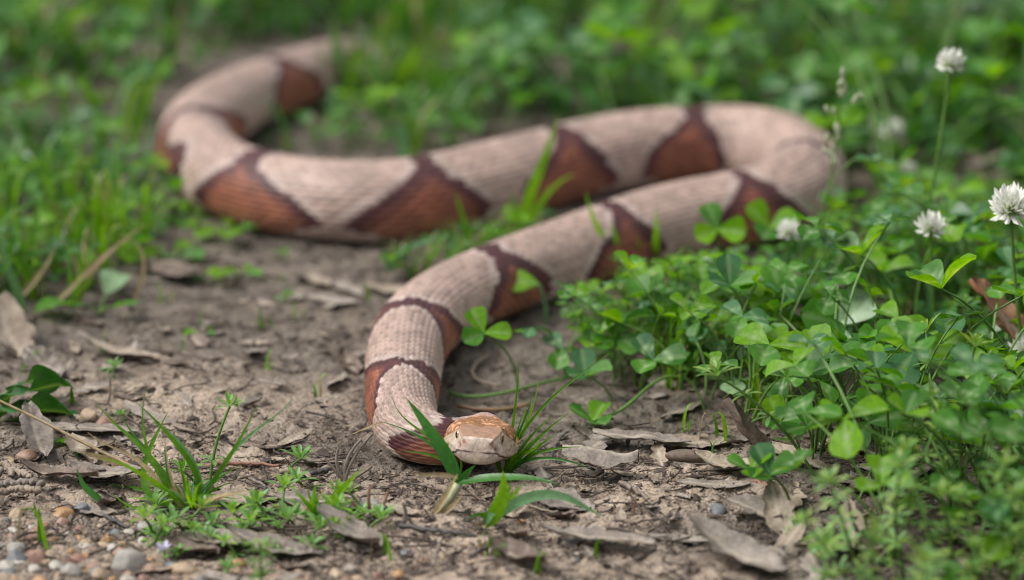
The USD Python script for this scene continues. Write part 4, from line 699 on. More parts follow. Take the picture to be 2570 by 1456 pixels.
# ------------------------------------------------------------------ standing grass that crosses the snake, and the tall blades between the coils
for lab, base, blades in [
    ('wide bright blade standing in front of the back coil', (1300, 600), [([(1300, 600), (1330, 490), (1365, 400), (1400, 290)], .0052, GRASS_Y, -.01), ([(1305, 600), (1350, 520), (1400, 460), (1445, 437)], .0030, GRASS_Y, -.02), ([(1300, 600), (1295, 540), (1275, 480)], .0030, GRASS, -.01)]),
    ('thin dark blade standing between the coils', (1190, 645), [([(1190, 645), (1165, 560), (1148, 500), (1143, 480)], .0028, GRASS, -.005), ([(1200, 645), (1225, 580), (1250, 560)], .003, GRASS, .005)]),
    ('blade standing before the pale middle of the front run', (1560, 700), [([(1560, 700), (1535, 640), (1495, 560), (1470, 480)], .0032, GRASS_Y, -.02), ([(1565, 700), (1545, 600), (1535, 560)], .003, GRASS, -.02)]),
    ('blade crossing the front run near the fifth dark band', (1640, 690), [([(1640, 690), (1645, 610), (1648, 520)], .0036, GRASS_Y, -.02), ([(1635, 690), (1610, 640), (1600, 600)], .003, GRASS, -.02)]),
    ('blades at the right end of the loop', (2030, 660), [([(2030, 660), (2050, 600), (2080, 520)], .003, GRASS, -.01), ([(2060, 660), (2110, 600), (2090, 500)], .0022, GRASS_P, -.01)]),
    ('pale blade standing behind the left coil', (1010, 420), [([(1010, 420), (1010, 360), (1006, 290)], .0060, GRASS_P, .0), ([(1020, 420), (1050, 350), (1065, 310)], .003, GRASS, 0)]),
    ('bluish tuft crossing the snake near its tail', (850, 240), [([(850, 240), (850, 160), (840, 90), (835, 40)], .0075, GRASS_P, -.03), ([(860, 240), (880, 160), (905, 110)], .006, GRASS, -.03), ([(845, 240), (815, 180), (800, 120)], .005, GRASS_P, -.03), ([(870, 240), (930, 190), (980, 170)], .006, GRASS, -.03)]),
    ('green blades hiding the tail tip', (1000, 250), [([(1000, 250), (1010, 180), (1060, 120)], .008, GRASS_Y, -.03), ([(1010, 250), (1050, 190), (1120, 165)], .007, GRASS, -.03), ([(990, 250), (960, 190), (930, 175)], .007, GRASS_P, -.03), ([(1040, 250), (1100, 200), (1150, 195)], .007, GRASS, -.03), ([(1100, 250), (1130, 190), (1190, 150)], .007, GRASS_Y, -.03)]),
    ('low bluish blades on the soil between the coils', (985, 685), [([(985, 685), (1000, 645), (1050, 610), (1120, 600)], .0036, GRASS_P, -.005), ([(985, 685), (965, 640), (955, 625)], .005, GRASS_P, 0), ([(1150, 660), (1140, 600), (1150, 575)], .005, GRASS_P, 0)])]:
    pt = plant('grass_tuft', lab, 'grass'); b0 = on_ground(*base)
    for q, w, m, dy in blades: blade(pt, q, w, m, dy, b0, 12, .3, rnd.uniform(-.4, .4))

# ------------------------------------------------------------------ plants in drifts
def inside(poly, x, y):
    c = False; j = len(poly) - 1
    for i in range(len(poly)):
        (xi, yi), (xj, yj) = poly[i], poly[j]
        if (yi > y) != (yj > y) and x < (xj - xi) * (y - yi) / (yj - yi) + xi: c = not c
        j = i
    return c
def drift(poly_px, n, min_d, margin=.006, seed=1):
    r = random.Random(seed); poly = [tuple(on_height(*q)[:2]) for q in poly_px]; xs, ys = zip(*poly); out = []; tries = 0
    while len(out) < n and tries < n * 60:
        tries += 1; x, y = r.uniform(min(xs), max(xs)), r.uniform(min(ys), max(ys))
        if inside(poly, x, y) and clear_of_snake(x, y, margin) and all((x - a) ** 2 + (y - b) ** 2 > min_d ** 2 for a, b in out): out.append((x, y))
    return out
LIMIT = np.array([(1330, 850), (1420, 770), (1520, 690), (1640, 640), (1760, 610), (1900, 620), (2000, 600), (2080, 560), (2180, 470), (2300, 420), (2800, 380)], float)
LIMIT2 = np.array([(440, 480), (540, 365), (640, 338), (700, 308), (760, 282), (830, 228), (900, 200), (1000, 185), (1100, 185), (1200, 150)], float)
LIMIT3 = np.array([(900, 620), (1100, 560), (1250, 520), (1450, 500), (1600, 480)], float)
TOLD = []
def fill(protos, name, label, cat, group, pos, s=(0.8, 1.25), lean=0.0, seed=3, hmax=None, limit=None):
    limit = LIMIT if limit is None else limit
    r = random.Random(seed)
    for x, y in pos:
        z = gz(x, y); pr = r.choice(protos); k = r.uniform(*s); az = r.uniform(0, 6.283); tl = (r.uniform(-lean, lean), r.uniform(-lean, lean))
        if hmax:                                                    # low where the snake shows above them
            while k > 0.3:
                q = to_picture([[x, y, z + hmax[protos.index(pr)] * k]])[0]
                if q[1] > np.interp(q[0], limit[:, 0], limit[:, 1]): break
                k *= 0.85
            if k <= 0.3: continue
        TOLD.append((copy_of(pr, name, label, cat, group, (x, y, z), az, k, tl), name, label, to_picture([[x, y, z + .01]])[0]))
BANK_R = [(1960, 860), (2030, 1130), (2080, 1230), (2350, 1230), (2500, 1560), (2760, 1600), (2760, 560), (2160, 590), (2020, 640), (1900, 720)]
BANK_L = [(1420, 850), (1560, 950), (1760, 1010), (2000, 1120), (1960, 860), (1880, 700), (1720, 720), (1500, 790)]
fill(CLOVERS + TALL, 'clover', 'clover plant in the right bank', 'clover', 'clover in the right-hand bank', drift(BANK_R, 112, .0115, .008, 31) + drift(BANK_L, 58, .011, .008, 30) + drift([(1340, 850), (1420, 930), (1720, 890), (1920, 760), (1930, 640), (1700, 690), (1500, 780), (1400, 830)], 32, .011, .002, 28) + drift([(2150, 1250), (2700, 1250), (2700, 1560), (2250, 1560)], 12, .016, .008, 29), (.72, 1.15), .3, 3, [.034, .047, .056, .041, .035, .066, .026, .050, .060, .030, .068, .08, .092, .062, .074, .084])
fill([GRASSES[i] for i in (0, 3, 5)], 'grass_tuft', 'grass tuft in the right bank', 'grass', 'grass in the right-hand bank', drift([(1900, 620), (2150, 590), (2760, 560), (2760, 900), (2200, 800), (1950, 720)], 52, .011, .008, 32), (.5, 1.0), .2, 3, [.055, .06, .04])
fill(BUSHY, 'whorled_weed', 'upright pale whorled weed', 'weed', 'tall weeds in the bottom right corner', drift([(2040, 1230), (2240, 1180), (2570, 1180), (2700, 1600), (2120, 1600)], 46, .010, .008, 33), (.6, 1.2), .45)
fill([MADDER[i] for i in (0, 1, 3)], 'whorled_weed', 'small foreground weed', 'weed', 'small weeds at the lower left', drift([(360, 1300), (900, 1270), (960, 1350), (620, 1420), (380, 1400)], 26, .008, .004, 62), (.7, 1.2), .25)
fill([GRASSES[i] for i in (3, 5)], 'grass_tuft', 'fine grass tuft', 'grass', 'fine grass in the left of the bank', drift([(1420, 850), (1560, 950), (1760, 1010), (2000, 1120), (1960, 760), (1700, 700), (1500, 790)], 22, .014, .004, 63), (.45, .9), .25, 3, [.06, .04])
fill(MADDER, 'whorled_weed', 'small whorled weed', 'weed', 'small weeds in the right-hand bank', drift([(1500, 700), (1800, 700), (2570, 650), (2570, 1150), (2050, 1150), (1600, 950)], 44, .013, .006, 34), (.8, 1.3), .2, 3, [.012, .016, .034, .01])
fill(CLOVERS + BROAD, 'clover', 'blurred clover plant behind snake', 'clover', 'clover behind the snake, right', drift([(1300, 300), (2200, 540), (2760, 540), (2760, -60), (1250, -60)], 92, .018, .010, 35), (1.2, 2.0), .35)
fill(GRASSES, 'grass_tuft', 'blurred grass tuft behind snake', 'grass', 'grass behind the snake, right', drift([(1250, 320), (2200, 500), (2760, 500), (2760, -60), (1250, -60)], 46, .022, .012, 36), (.55, 1.05), .2)
fill(GRASSES, 'grass_tuft', 'blurred upper left grass tuft', 'grass', 'grass at the upper left', drift([(-120, 440), (350, 430), (390, 220), (600, 110), (1250, 80), (1300, -60), (-150, -60)], 70, .018, .014, 37) + drift([(835, 215), (930, 130), (1200, 100), (1250, 190), (900, 215)], 20, .012, .004, 47), (.55, 1.0), .2)
fill(CLOVERS + BROAD, 'clover', 'blurred upper left clover', 'clover', 'clover at the upper left', drift([(-120, 460), (380, 430), (420, 200), (700, 90), (1250, 110), (1300, -60), (-150, -60)], 38, .022, .012, 38), (1.0, 1.7), .3)
fill([GRASSES[i] for i in (2, 5)] + [CLOVERS[6], CLOVERS[0]], 'grass_tuft', 'small tuft inside the coil', 'grass', 'tufts inside the left coil', drift([(640, 340), (860, 240), (1000, 180), (1300, 200), (1350, 330), (1050, 400), (700, 395)], 60, .012, .008, 39), (.6, 1.0), .2, 3, [.05, .045, .03, .035], LIMIT2)
fill([CLOVERS[i] for i in (0, 3, 6, 9)], 'clover', 'small clover between coils', 'clover', 'plants between the coils', drift([(960, 660), (1250, 590), (1450, 560), (1400, 590), (1180, 690), (1050, 720)], 10, .012, .004, 40), (.6, .9), .2, 3, [.034, .041, .026, .03], LIMIT3)
fill([GRASSES[i] for i in (2, 3, 5)], 'grass_tuft', 'low grass tuft between coils', 'grass', 'plants between the coils', drift([(930, 650), (1250, 590), (1450, 560), (1400, 590), (1180, 690), (1050, 720)], 26, .008, .002, 41), (.4, .75), .2, 3, [.045, .06, .04], LIMIT3)
fill([GRASSES[i] for i in (0, 3, 3, 5)], 'grass_tuft', 'grass tuft in left clump', 'grass', 'grass clump at the left edge', drift([(-120, 480), (330, 480), (390, 600), (330, 690), (200, 770), (-120, 820)], 34, .012, .024, 42), (.5, .95), .25)
fill([CLOVERS[i] for i in (0, 3, 4, 6)] + [BROAD[2]], 'clover', 'clover in left clump', 'clover', 'clover in the left clump', drift([(-120, 440), (380, 440), (420, 600), (330, 690), (120, 780), (-120, 820)], 26, .014, .022, 43), (.7, 1.0), .2)
fill(SHORT + [MADDER[3]], 'seedling', 'tiny seedling on bare path', 'seedling', 'seedlings on the bare path', drift([(450, 640), (960, 640), (900, 1000), (300, 1100), (120, 1000), (420, 760)], 16, .03, .012, 44), (.5, 1.0), .2)
for k, (q, w) in enumerate([([(180, 760), (230, 680), (300, 610), (370, 560)], .0016), ([(100, 780), (180, 720), (260, 640), (330, 600)], .0018), ([(60, 800), (40, 720), (10, 640), (20, 560)], .0030), ([(330, 760), (360, 680), (350, 620), (300, 590)], .0014), ([(20, 770), (90, 700), (140, 620)], .0020)]):
    v, f = ribbon(seg(q, .0), w * 1.3, None, 10, .5); o = obj('dry_stalk', (v, f), STRAW if k != 2 else GRASS_P, col=zero_col(len(v))); tag(o, ['longest yellowing stalk leaning right in the left clump', 'second yellowing stalk, left of the longest', 'pale green stalk at the very left edge of the clump', 'thin arched straw at the right of the left clump', 'short straw leaning right, low in the left clump'][k], 'dry stalk')
pt = plant('broad_leaf_weed', 'dark green crinkled leaves at the left edge above the gravel', 'weed'); b0 = on_ground(-40, 1075)
for k, (x, y, L, az, el, ro) in enumerate([(-30, 1040, .036, -1.35, .15, -.5), (0, 1010, .030, -1.0, .3, -.6), (60, 1050, .024, -1.7, -.1, -.3), (-20, 1075, .020, -1.5, .0, -.5), (20, 985, .022, -.9, .35, -.8)]):
    at = on_depth(x, y, b0[1] + .004 * k); v, f, c = leaflet_mesh(L, L * .62, .25, .25, nt=14, nu=9, wave=2.2, pointed=True); obj('leaf', (aim(v, az, el, ro, at), f), DARKLEAF, pt, col=c); petiole(pt, b0, at, .0009)
pt = plant('broad_leaf_weed', 'small green curled leaf under the dark leaves at left', 'weed'); b0 = on_ground(120, 1128)
for x, y, L, az in [(118, 1115, .014, -1.2), (150, 1110, .012, -2.2)]:
    at = on_depth(x, y, b0[1]); v, f, c = leaflet_mesh(L, L * .6, .5, .5, wave=1.5); obj('leaf', (aim(v, az, .2, -.4, at), f), GRASS, pt, col=c); petiole(pt, b0, at, .0006)

# ------------------------------------------------------------------ dead leaves
D = dead_leaf
D('large grey dead leaf standing at the left edge above the dark leaves', 20, 880, .040, .024, .5, DEAD_TAN, 1, .5, .3, .5, 0, .008, (.45, .25))
D('square-ended grey dead leaf right of the large one at the left edge', 108, 945, .022, .019, .9, DEAD_GREY, 2, .3, .3, .6, 0, .004, (.35, .0))
D('long slate-grey dead leaf hanging over the left pebbles', 88, 1130, .034, .014, .45, DEAD_GREY, 3, .4, .4, .2, 0, .006, (.35, .3))
D('pale curled leaf scrap behind the left grass tuft', 205, 1150, .024, .014, .6, DEAD_TAN, 4, .5, .4, .4, 0, .002, (.2, .2))
D('flat grey leaf strip behind the left tuft', 230, 1085, .040, .010, 1.4, DEAD_GREY, 5, .2, .2, .4)
D('brown curled strip under the dry stalks at left', 150, 1215, .034, .009, 1.2, DEAD_DARK, 6, .8, .6, .3, 0, .002)
D('bark-grey leaf under the left tuft stems', 265, 1210, .030, .013, 1.35, DEAD_GREY, 7, .3, .5, .3, 0, .002)
D('broad tan leaf flat on soil right of the left tuft', 610, 1262, .028, .018, 1.5, DEAD_TAN, 8, .15, .1, .7)
D('grey flake leaf beside the seedling row, left foreground', 770, 1265, .026, .016, 1.3, DEAD_GREY, 9, .2, .3, .5)
D('broken leaf near the lower left pebbles', 232, 1292, .020, .010, 1.3, DEAD_GREY, 10, .2, .2, .5)
D('grey leaf among the lower left weeds', 560, 1385, .030, .014, 1.4, DEAD_GREY, 11, .5, .4, .3, 0, .002)
D('dark leaf beneath the lower left weeds', 480, 1402, .024, .012, 1.1, DEAD_DARK, 12, .7, .4, .4, 0, .002)
D('long grey leaf at the bottom left of centre', 690, 1398, .036, .014, 1.35, DEAD_GREY, 13, .3, .3, .4, 0, .003, (.2, 0))
D('leaf with a dark underside at bottom left of centre', 870, 1365, .030, .020, 1.0, DEAD_GREY, 14, .5, .3, .4, 0, .003, (.25, .2))
D('small grey leaf before the broad grass blade', 1010, 1292, .016, .008, 1.0, DEAD_TAN, 15, .4, .3, .3)
D('narrow light leaf strip right of the head', 1505, 1125, .024, .014, -.5, DEAD_GREY, 16, .2, .2, .7, 0, .001)
D('long flat grey leaf right of the head under the clover edge', 1610, 1130, .040, .012, 1.30, DEAD_GREY, 17, .25, .4, .3, 0, .003)
D('tan leaf next to the brown seed pod', 1735, 1125, .032, .018, 1.45, DEAD_TAN, 18, .2, .2, .4, 0, .001)
D('curled dark brown leaf with pale spots below the clover', 1870, 1135, .036, .018, 1.52, DEAD_DARK, 19, .9, .2, .2, 0, .005, (.9, 0))
D('pale crumpled leaf in front of the curled brown one', 1815, 1195, .026, .013, 1.0, DEAD_TAN, 20, .5, .5, .5, 0, .003)
D('leaf strip left of the two low clover leaves', 1790, 1225, .028, .008, 1.5, DEAD_GREY, 21, .2, .2, .4)
D('arched grey-brown leaf on the sand right of the sprout', 1505, 1208, .030, .017, 1.35, DEAD_GREY, 22, -.7, .6, .4, 0, .008)
D('flat grey leaf behind the arching sprout blade', 1420, 1270, .026, .018, .9, DEAD_GREY, 23, .15, .15, .5)
D('long torn grey leaf across the front sand', 1500, 1380, .044, .015, 1.20, DEAD_GREY, 24, .25, .3, .8, .4, .003, (0, .1))
D('narrow grey leaf on the sand right of the torn one', 1710, 1362, .026, .007, 1.35, DEAD_GREY, 25, .2, .1, .2)
D('large blurred tan leaf at bottom right of the sand', 1835, 1420, .044, .024, .9, DEAD_GREY, 26, .4, .3, .3, .3, .004, (.25, .15))
D('crumpled dark leaf at bottom centre', 1300, 1415, .026, .014, .9, DEAD_DARK, 27, .9, .5, .4, .3, .001)
D('grey leaf folded upright near the bottom right weeds', 1950, 1330, .024, .013, .2, DEAD_TAN, 28, .4, .3, .4, 0, .006, (.7, 0))
D('pale twisted leaf left of the folded one', 1895, 1310, .028, .014, .8, DEAD_GREY, 29, .5, .4, .4, 0, .003)
D('rust-coloured leaf in the clover at the right edge', 2500, 1010, .044, .030, 1.3, DEAD_RUST, 30, .4, .3, .2, 0, .034, (.8, 0))
D('light leaf on the bare path near the left clump', 310, 905, .036, .009, .95, DEAD_TAN, 31, .3, .3, .3, 0, .002)
D('pale scrap in the middle of the bare path', 800, 715, .022, .010, .5, DEAD_TAN, 32, .3, .3, .4)
D('pale scrap left of the second dark band', 985, 740, .030, .011, 1.2, DEAD_TAN, 33, .3, .3, .4)
D('grey scrap on the path, centre', 830, 765, .026, .010, 1.1, DEAD_GREY, 34, .3, .3, .4)
D('dark stump-like curled leaf at the right of the left clump', 440, 705, .026, .016, 1.2, DEAD_DARK, 35, -.8, .4, .2, 0, .004)
D('leaf flake left of the neck on the path', 680, 980, .014, .009, 1.0, DEAD_GREY, 36, .4, .3, .4, 0, .002)
D('pale leaf strip left of the head on soil', 740, 1110, .024, .006, -.6, DEAD_TAN, 37, .2, .1, .2)
D('flat bark strip left of the head', 660, 1125, .034, .007, 1.4, DEAD_DARK, 38, .2, .1, .2)
tag(obj('seed_pod', (lambda e: (e[0], e[1]))(ellipsoid(on_ground(1722, 1160) + [0, 0, .0025], [rotz(.1)[0] * .0085, rotz(.1)[1] * .0032, np.array([0, 0, .0028])])), DEAD_DARK), 'dark reddish-brown seed pod beside the curled brown leaf', 'seed pod')
LEAVES = []
for i in range(8):
    p = proto('dead_leaf_prototype'); v, f, c = dead_leaf_mesh([.030, .036, .024, .028, .040, .020, .026, .032][i], [.014, .012, .012, .018, .012, .010, .009, .016][i], 60 + i, [.3, .5, .2, .6, .3, .8, .2, -.5][i], .3, .5, [0, .4, 0, 0, 0, 0, 0, .3][i], 12, 7); v, f = thick(v, f)
    obj('leaf_blade', (v + [0, 0, .0012], f), DEADS[i % 5], str(p.GetPath()), col=np.vstack([c, c])); LEAVES.append(p)
def litter(label, group, poly, n, md, seed, s=(.5, 1.0)): fill(LEAVES, 'dead_leaf', label, 'dead leaf', group, drift(poly, n, md, .004, seed), s, .25, seed)
for i, (x, y, k, s_) in enumerate([(862, 250, 2, .50), (885, 228, 0, .72), (915, 240, 4, .55), (945, 232, 2, .80), (975, 245, 1, .60), (1005, 240, 0, .75), (1035, 250, 3, .70), (870, 265, 5, .9), (960, 268, 5, .9), (900, 205, 4, .60)]):
    g = on_ground(x, y); TOLD.append((copy_of(GRASSES[k], 'grass_tuft', 'grass tuft hiding the tail', 'grass', 'grass in front of the tail', g, i * 1.7, s_), 'grass_tuft', 'grass tuft hiding the tail', np.array([x, y, ], float)))
litter('dead leaf under the clover', 'leaf litter under the clover', [(1450, 860), (1700, 830), (2100, 1000), (2570, 1100), (2570, 1560), (2000, 1500), (1950, 1250), (1700, 1100)], 60, .012, 51)
litter('dead leaf scrap', 'leaf litter at the lower left', [(0, 1140), (420, 1080), (900, 1180), (960, 1500), (350, 1420), (200, 1270)], 44, .010, 52, (.3, .7))
litter('dead leaf scrap on sand', 'leaf litter right of the head', [(1100, 1250), (1400, 1080), (1900, 1200), (2000, 1500), (1100, 1520)], 34, .012, 53, (.25, .6))
litter('dead leaf on the path', 'leaf litter on the path', [(0, 820), (420, 700), (950, 680), (880, 1060), (300, 1100), (0, 1000)], 40, .014, 54, (.35, .8))
litter('blurred dead leaf in grass', 'leaf litter behind the snake', [(-100, 420), (700, 100), (2700, 500), (2700, -60), (-150, -60)], 60, .03, 55, (.7, 1.4))

# ------------------------------------------------------------------ twigs, roots and stalks
def twig(label, pts, r=.0009, m=TWIG, up=.002):
    P = smooth_path([on_ground(x, y) + [0, 0, up] for x, y in pts], 14); P = P + rng.normal(0, .00025, P.shape); tag(obj('twig', tube(P, [r, r * .6], 6), m), label, 'twig')
twig('dark twig lying across the litter right of the arched leaf', [(1555, 1222), (1600, 1245), (1640, 1278)], .0012, TWIG)
twig('thin bluish twig standing right of the head tuft', [(1382, 1168), (1395, 1135), (1425, 1098)], .0008, TWIG_D, .003)
twig('black twig left of the sprout', [(1005, 1330), (1090, 1345), (1190, 1355)], .0011, TWIG_D)
twig('pale looped root on soil beside the neck', [(1225, 905), (1190, 930), (1200, 965), (1260, 980)], .0010, DEAD_TAN)
twig('reddish twig among litter at the left', [(520, 1180), (610, 1176), (700, 1180)], .0010, TWIG_R)
twig('dark bent twig right of the left weeds', [(780, 1200), (820, 1190), (850, 1178)], .0011, TWIG_D)
twig('short black twig among lower left pebbles', [(262, 1305), (290, 1320), (322, 1336)], .0010, TWIG_D)
twig('brown twig beside the flat grey leaf in front', [(640, 1288), (655, 1265), (668, 1238)], .0007, TWIG_D, .003)
twig('grey twig under the bottom weeds', [(860, 1370), (920, 1352), (980, 1380)], .0010, TWIG_D)
twig('thin pale twig before the left litter', [(625, 1212), (660, 1230), (700, 1250)], .0007, DEAD_GREY)
twig('pale twig in front of the head', [(1240, 1260), (1310, 1280), (1400, 1300)], .0006, DEAD_TAN)
twig('reddish stem curved beside the two low clover leaves', [(1895, 1220), (1935, 1235), (1965, 1262)], .0010, TWIG_R)
twig('brown twig near the bottom right weeds', [(1900, 1320), (1950, 1328), (2010, 1335)], .0010, TWIG)
twig('long dry stalk lying left of the neck', [(985, 1105), (1030, 1125), (1075, 1150), (1110, 1155)], .0009, DEAD_TAN)
twig('stick on the bare path beside the left clump', [(200, 850), (280, 885), (400, 915)], .0017, DEAD_GREY)
twig('thin stick high on the path', [(560, 660), (640, 680), (700, 705)], .0010, TWIG)
twig('thin grey stalk at bottom centre', [(1090, 1440), (1100, 1400), (1110, 1380)], .0008, TWIG, .004)
twig('thin dark stalk right of the bottom centre', [(1190, 1410), (1210, 1400), (1230, 1370)], .0009, TWIG_D, .003)
for k, pp_ in enumerate([[(-20, 1210), (30, 1205), (80, 1225)], [(-20, 1250), (40, 1235), (110, 1240)], [(-20, 1268), (50, 1252), (100, 1258)], [(0, 1180), (20, 1195), (30, 1215)]]):
    P = smooth_path([on_ground(x, y) + [0, 0, .004] for x, y in pp_], 30); a = np.linspace(0, 34, 30); P += rng.normal(0, .0004, P.shape)
    rr_ = .0012 + .0003 * rng.random(30); tag(obj('root', tube(P, rr_, 7), DEAD_TAN if k != 1 else DEAD_GREY), ['upper knobbly dry root at the left edge above the gravel', 'middle knobbly dry root at the left edge', 'lowest knobbly dry root at the left edge', 'short upright root end at the left edge'][k], 'root')
def stalk_bush(label, x, y, tips, m, r=.0009):
    p = plant('dry_weed', label, 'dry weed'); b = on_ground(x, y)
    for q in tips: obj('stalk', tube(seg([(x, y)] + q, 0, b), [r, r * .5], 5, 10), m, p)
stalk_bush('brown forked dry weed left of the neck', 865, 1205, [[(870, 1160), (905, 1105)], [(880, 1165), (935, 1090)], [(845, 1150), (850, 1125)], [(850, 1190), (815, 1150)]], TWIG, .0010)
stalk_bush('red-brown stalks in front of the broad blade', 935, 1300, [[(925, 1250), (930, 1215)], [(960, 1270), (975, 1230)], [(900, 1280), (880, 1250)]], TWIG_R)
stalk_bush('brown stalks at bottom right among the weeds', 2220, 1400, [[(2222, 1300), (2232, 1230)], [(2240, 1310), (2300, 1240)], [(2150, 1330), (2130, 1260)]], TWIG, .0013)
stalk_bush('tiny red sprout on the sand at right', 1592, 1290, [[(1592, 1270), (1594, 1255)], [(1588, 1272), (1584, 1262)]], TWIG_R, .0005)
stalk_bush('grey stalk stub before the sprout', 1010, 1320, [[(1018, 1290), (1010, 1262)], [(1022, 1300), (1035, 1318)]], TWIG, .0011)

# ------------------------------------------------------------------ stones
import trimesh
ICO2, ICO1 = trimesh.creation.icosphere(2), trimesh.creation.icosphere(1)
def stone(seed, ico=ICO2, angular=0.5):
    r = np.random.default_rng(seed); v = ico.vertices.copy(); 
    for _ in range(9 if angular > .3 else 4):
        n = r.normal(size=3); n /= np.linalg.norm(n); d = r.uniform(.55, .85); h = v @ n; v -= np.maximum(0, h - d)[:, None] * n * (.95 if angular > .3 else .6)
    v *= [1, r.uniform(.6, .9), r.uniform(.42, .72)]; v += (meshkit.noise(v * 3 + seed, seed) - .5)[:, None] * .10 * v
    return v, ico.faces.copy()
STONES = {}
def pebble(label, px, py, size, color, seed, az=0.0, group=None, sink=.32):
    key = (seed % 12, color)
    if key not in STONES:
        p = proto('pebble_prototype'); v, f = stone(seed % 12 + 70, ICO2, .5 if seed % 3 else .2); obj('stone', (v - [0, 0, v[:, 2].min()], f), ROCKS[color], str(p.GetPath()), smooth=38); STONES[key] = p
    g = on_ground(px, py); o = copy_of(STONES[key], 'pebble', label, 'pebble', group, (g[0], g[1], g[2] - size * sink * .5), az, size * .5, (rnd.uniform(-.3, .3), rnd.uniform(-.3, .3)))
    if group: TOLD.append((o, 'pebble', label, np.array([px, py], float)))
q4 = lambda x, y: (x * .1875, 1253 + y * .1875)
for i, (lab, x, y, s, c) in enumerate([('amber chip, largest of the loose pebbles at lower left', 840, 215, .0095, 'amber'), ('flat yellowish pebble left of the amber chip', 205, 250, .0085, 'tan'), ('brown and blue-grey stone between the two yellow pebbles', 610, 210, .0065, 'brown'), ('small reddish pebble above the amber chip', 660, 110, .0050, 'reddish'), ('purplish-grey stone right of the amber chip', 1090, 170, .0075, 'dark grey'), ('purplish pebble below the amber chip', 835, 340, .0065, 'reddish'), ('pale round pebble near the left edge', 175, 440, .0060, 'off-white'), ('reddish stone above the flat purple one', 560, 430, .0075, 'reddish'), ('flat purple stone under the two-bladed seedling', 450, 550, .0085, 'reddish'), ('small orange pebble, centre of the bare patch', 715, 555, .0050, 'amber'), ('orange-topped pebble on a white one', 1070, 545, .0055, 'amber'), ('white quartz pebble under the orange one', 1130, 640, .0070, 'off-white'), ('large pale oval pebble at the left edge', 200, 680, .0095, 'pale grey'), ('brick-red angular stone in the lower left gravel', 470, 825, .0095, 'reddish'), ('blue-grey stone below the pale oval pebble', 215, 820, .0095, 'dark grey'), ('small tan cube-like pebble beside the brick-red stone', 650, 790, .0045, 'tan'), ('biggest pebble of the gravel, grey and rounded', 1670, 930, .0165, 'pale grey'), ('grey rounded pebble left of the yellow one', 960, 1010, .0090, 'pale grey'), ('yellow round pebble in the front gravel', 1200, 980, .0085, 'amber'), ('pinkish pebble above the yellow round one', 1050, 840, .0085, 'reddish'), ('chalky lump in the front gravel', 770, 930, .0085, 'off-white'), ('dark blue pebble at the bottom left corner', 110, 1005, .0065, 'dark grey'), ('cream pebble in the bottom left corner', 95, 920, .0075, 'off-white'), ('brown block right of the biggest pebble', 2060, 940, .0120, 'brown'), ('flat greenish-tan stone at bottom', 2470, 990, .0130, 'tan'), ('orange flat pebble in front of the purplish one', 1420, 575, .0060, 'amber'), ('round cream pebble near the lower weeds', 1490, 670, .0055, 'off-white'), ('dark flat pebble below the black twig', 1530, 460, .0060, 'dark grey'), ('pale pebble at the foot of the weeds', 1960, 410, .0075, 'pale grey'), ('tan pebble at bottom between the weeds', 1330, 1060, .0080, 'tan')]):
    px, py = q4(x, y); pebble(lab, px, py, s, c, i, i * .9)
for i, (lab, x, y, s, c) in enumerate([('pale round pebble on the sand right of the sprout', 1488, 1336, .0052, 'pale grey'), ('small black pebble beside the torn grey leaf', 1450, 1408, .0036, 'dark grey'), ('whitish pebble left of the black one', 1447, 1392, .0032, 'off-white'), ('orange pebble under the arching sprout', 1305, 1312, .0042, 'amber'), ('dark lump beside the two low clover leaves', 2240 * .3437 * .0 + 1800, 1283, .0075, 'dark grey'), ('brown pebble at bottom centre', 1063, 1410, .0050, 'brown'), ('blue-grey chip left of bottom centre', 1020, 1390, .0052, 'dark grey'), ('grey lichen-covered lump left of the broad blade', 930, 1272, .0110, 'pale grey'), ('tan pebble near the red sprout', 1610, 1268, .0040, 'tan'), ('reddish pebble behind the left tuft', 335, 1162, .0060, 'reddish'), ('tan stone at left under the slate-grey leaf', 68, 1150, .0120, 'brown'), ('pale pebble behind the left tuft', 225, 1050, .0090, 'tan'), ('orange pebble behind the left tuft', 262, 1068, .0080, 'reddish'), ('tan stone under the left tuft stems', 300, 1168, .0105, 'brown'), ('small tan pebble at the left edge', 20, 1165, .0080, 'tan')]):
    pebble(lab, x, y, s, c, i + 5, i * 1.1)
cols = ['tan', 'tan', 'brown', 'reddish', 'pale grey', 'brown', 'amber', 'reddish', 'dark grey', 'tan', 'off-white']; gr = random.Random(9)
for i, (x, y) in enumerate(drift([(-60, 1300), (330, 1330), (560, 1420), (1000, 1440), (1000, 1480), (-80, 1490)], 120, .0050, .004, 61)):
    c = gr.choice(cols); q = to_picture([[x, y, 0]])[0]; near_ = (q[1] - 1260) / 200
    pebble(f'small {c} pebble', q[0], q[1], gr.uniform(.0022, .0050) + .0040 * max(0, near_) * gr.random(), c, gr.randrange(12), gr.uniform(0, 6), f'{c} pebbles in the lower left gravel')
def scatter_bits(name, label, cat, mat_, poly_list, make, seed):
    r = np.random.default_rng(seed); parts = []
    for poly_px, n, smin, smax in poly_list:
        poly = [tuple(on_height(*q)[:2]) for q in poly_px]; P = np.array(poly); k = 0
        while k < n:
            x, y = r.uniform(P[:, 0].min(), P[:, 0].max()), r.uniform(P[:, 1].min(), P[:, 1].max())
            if inside(poly, x, y): parts.append((x, y, smin + (smax - smin) * r.random() ** 2.5)); k += 1
    A_ = np.array(parts); zz = ground_z(A_[:, 0], A_[:, 1]); out = []
    for (x, y, s), z in zip(A_, zz): v, f = make(r, s); out.append((v + [x, y, z + .0004], f))
    o = obj(name, merge(out), mat_, smooth=False); tag(o, label, cat, None, 'stuff')
BASE = [stone(i + 400, ICO1, .5) for i in range(10)]
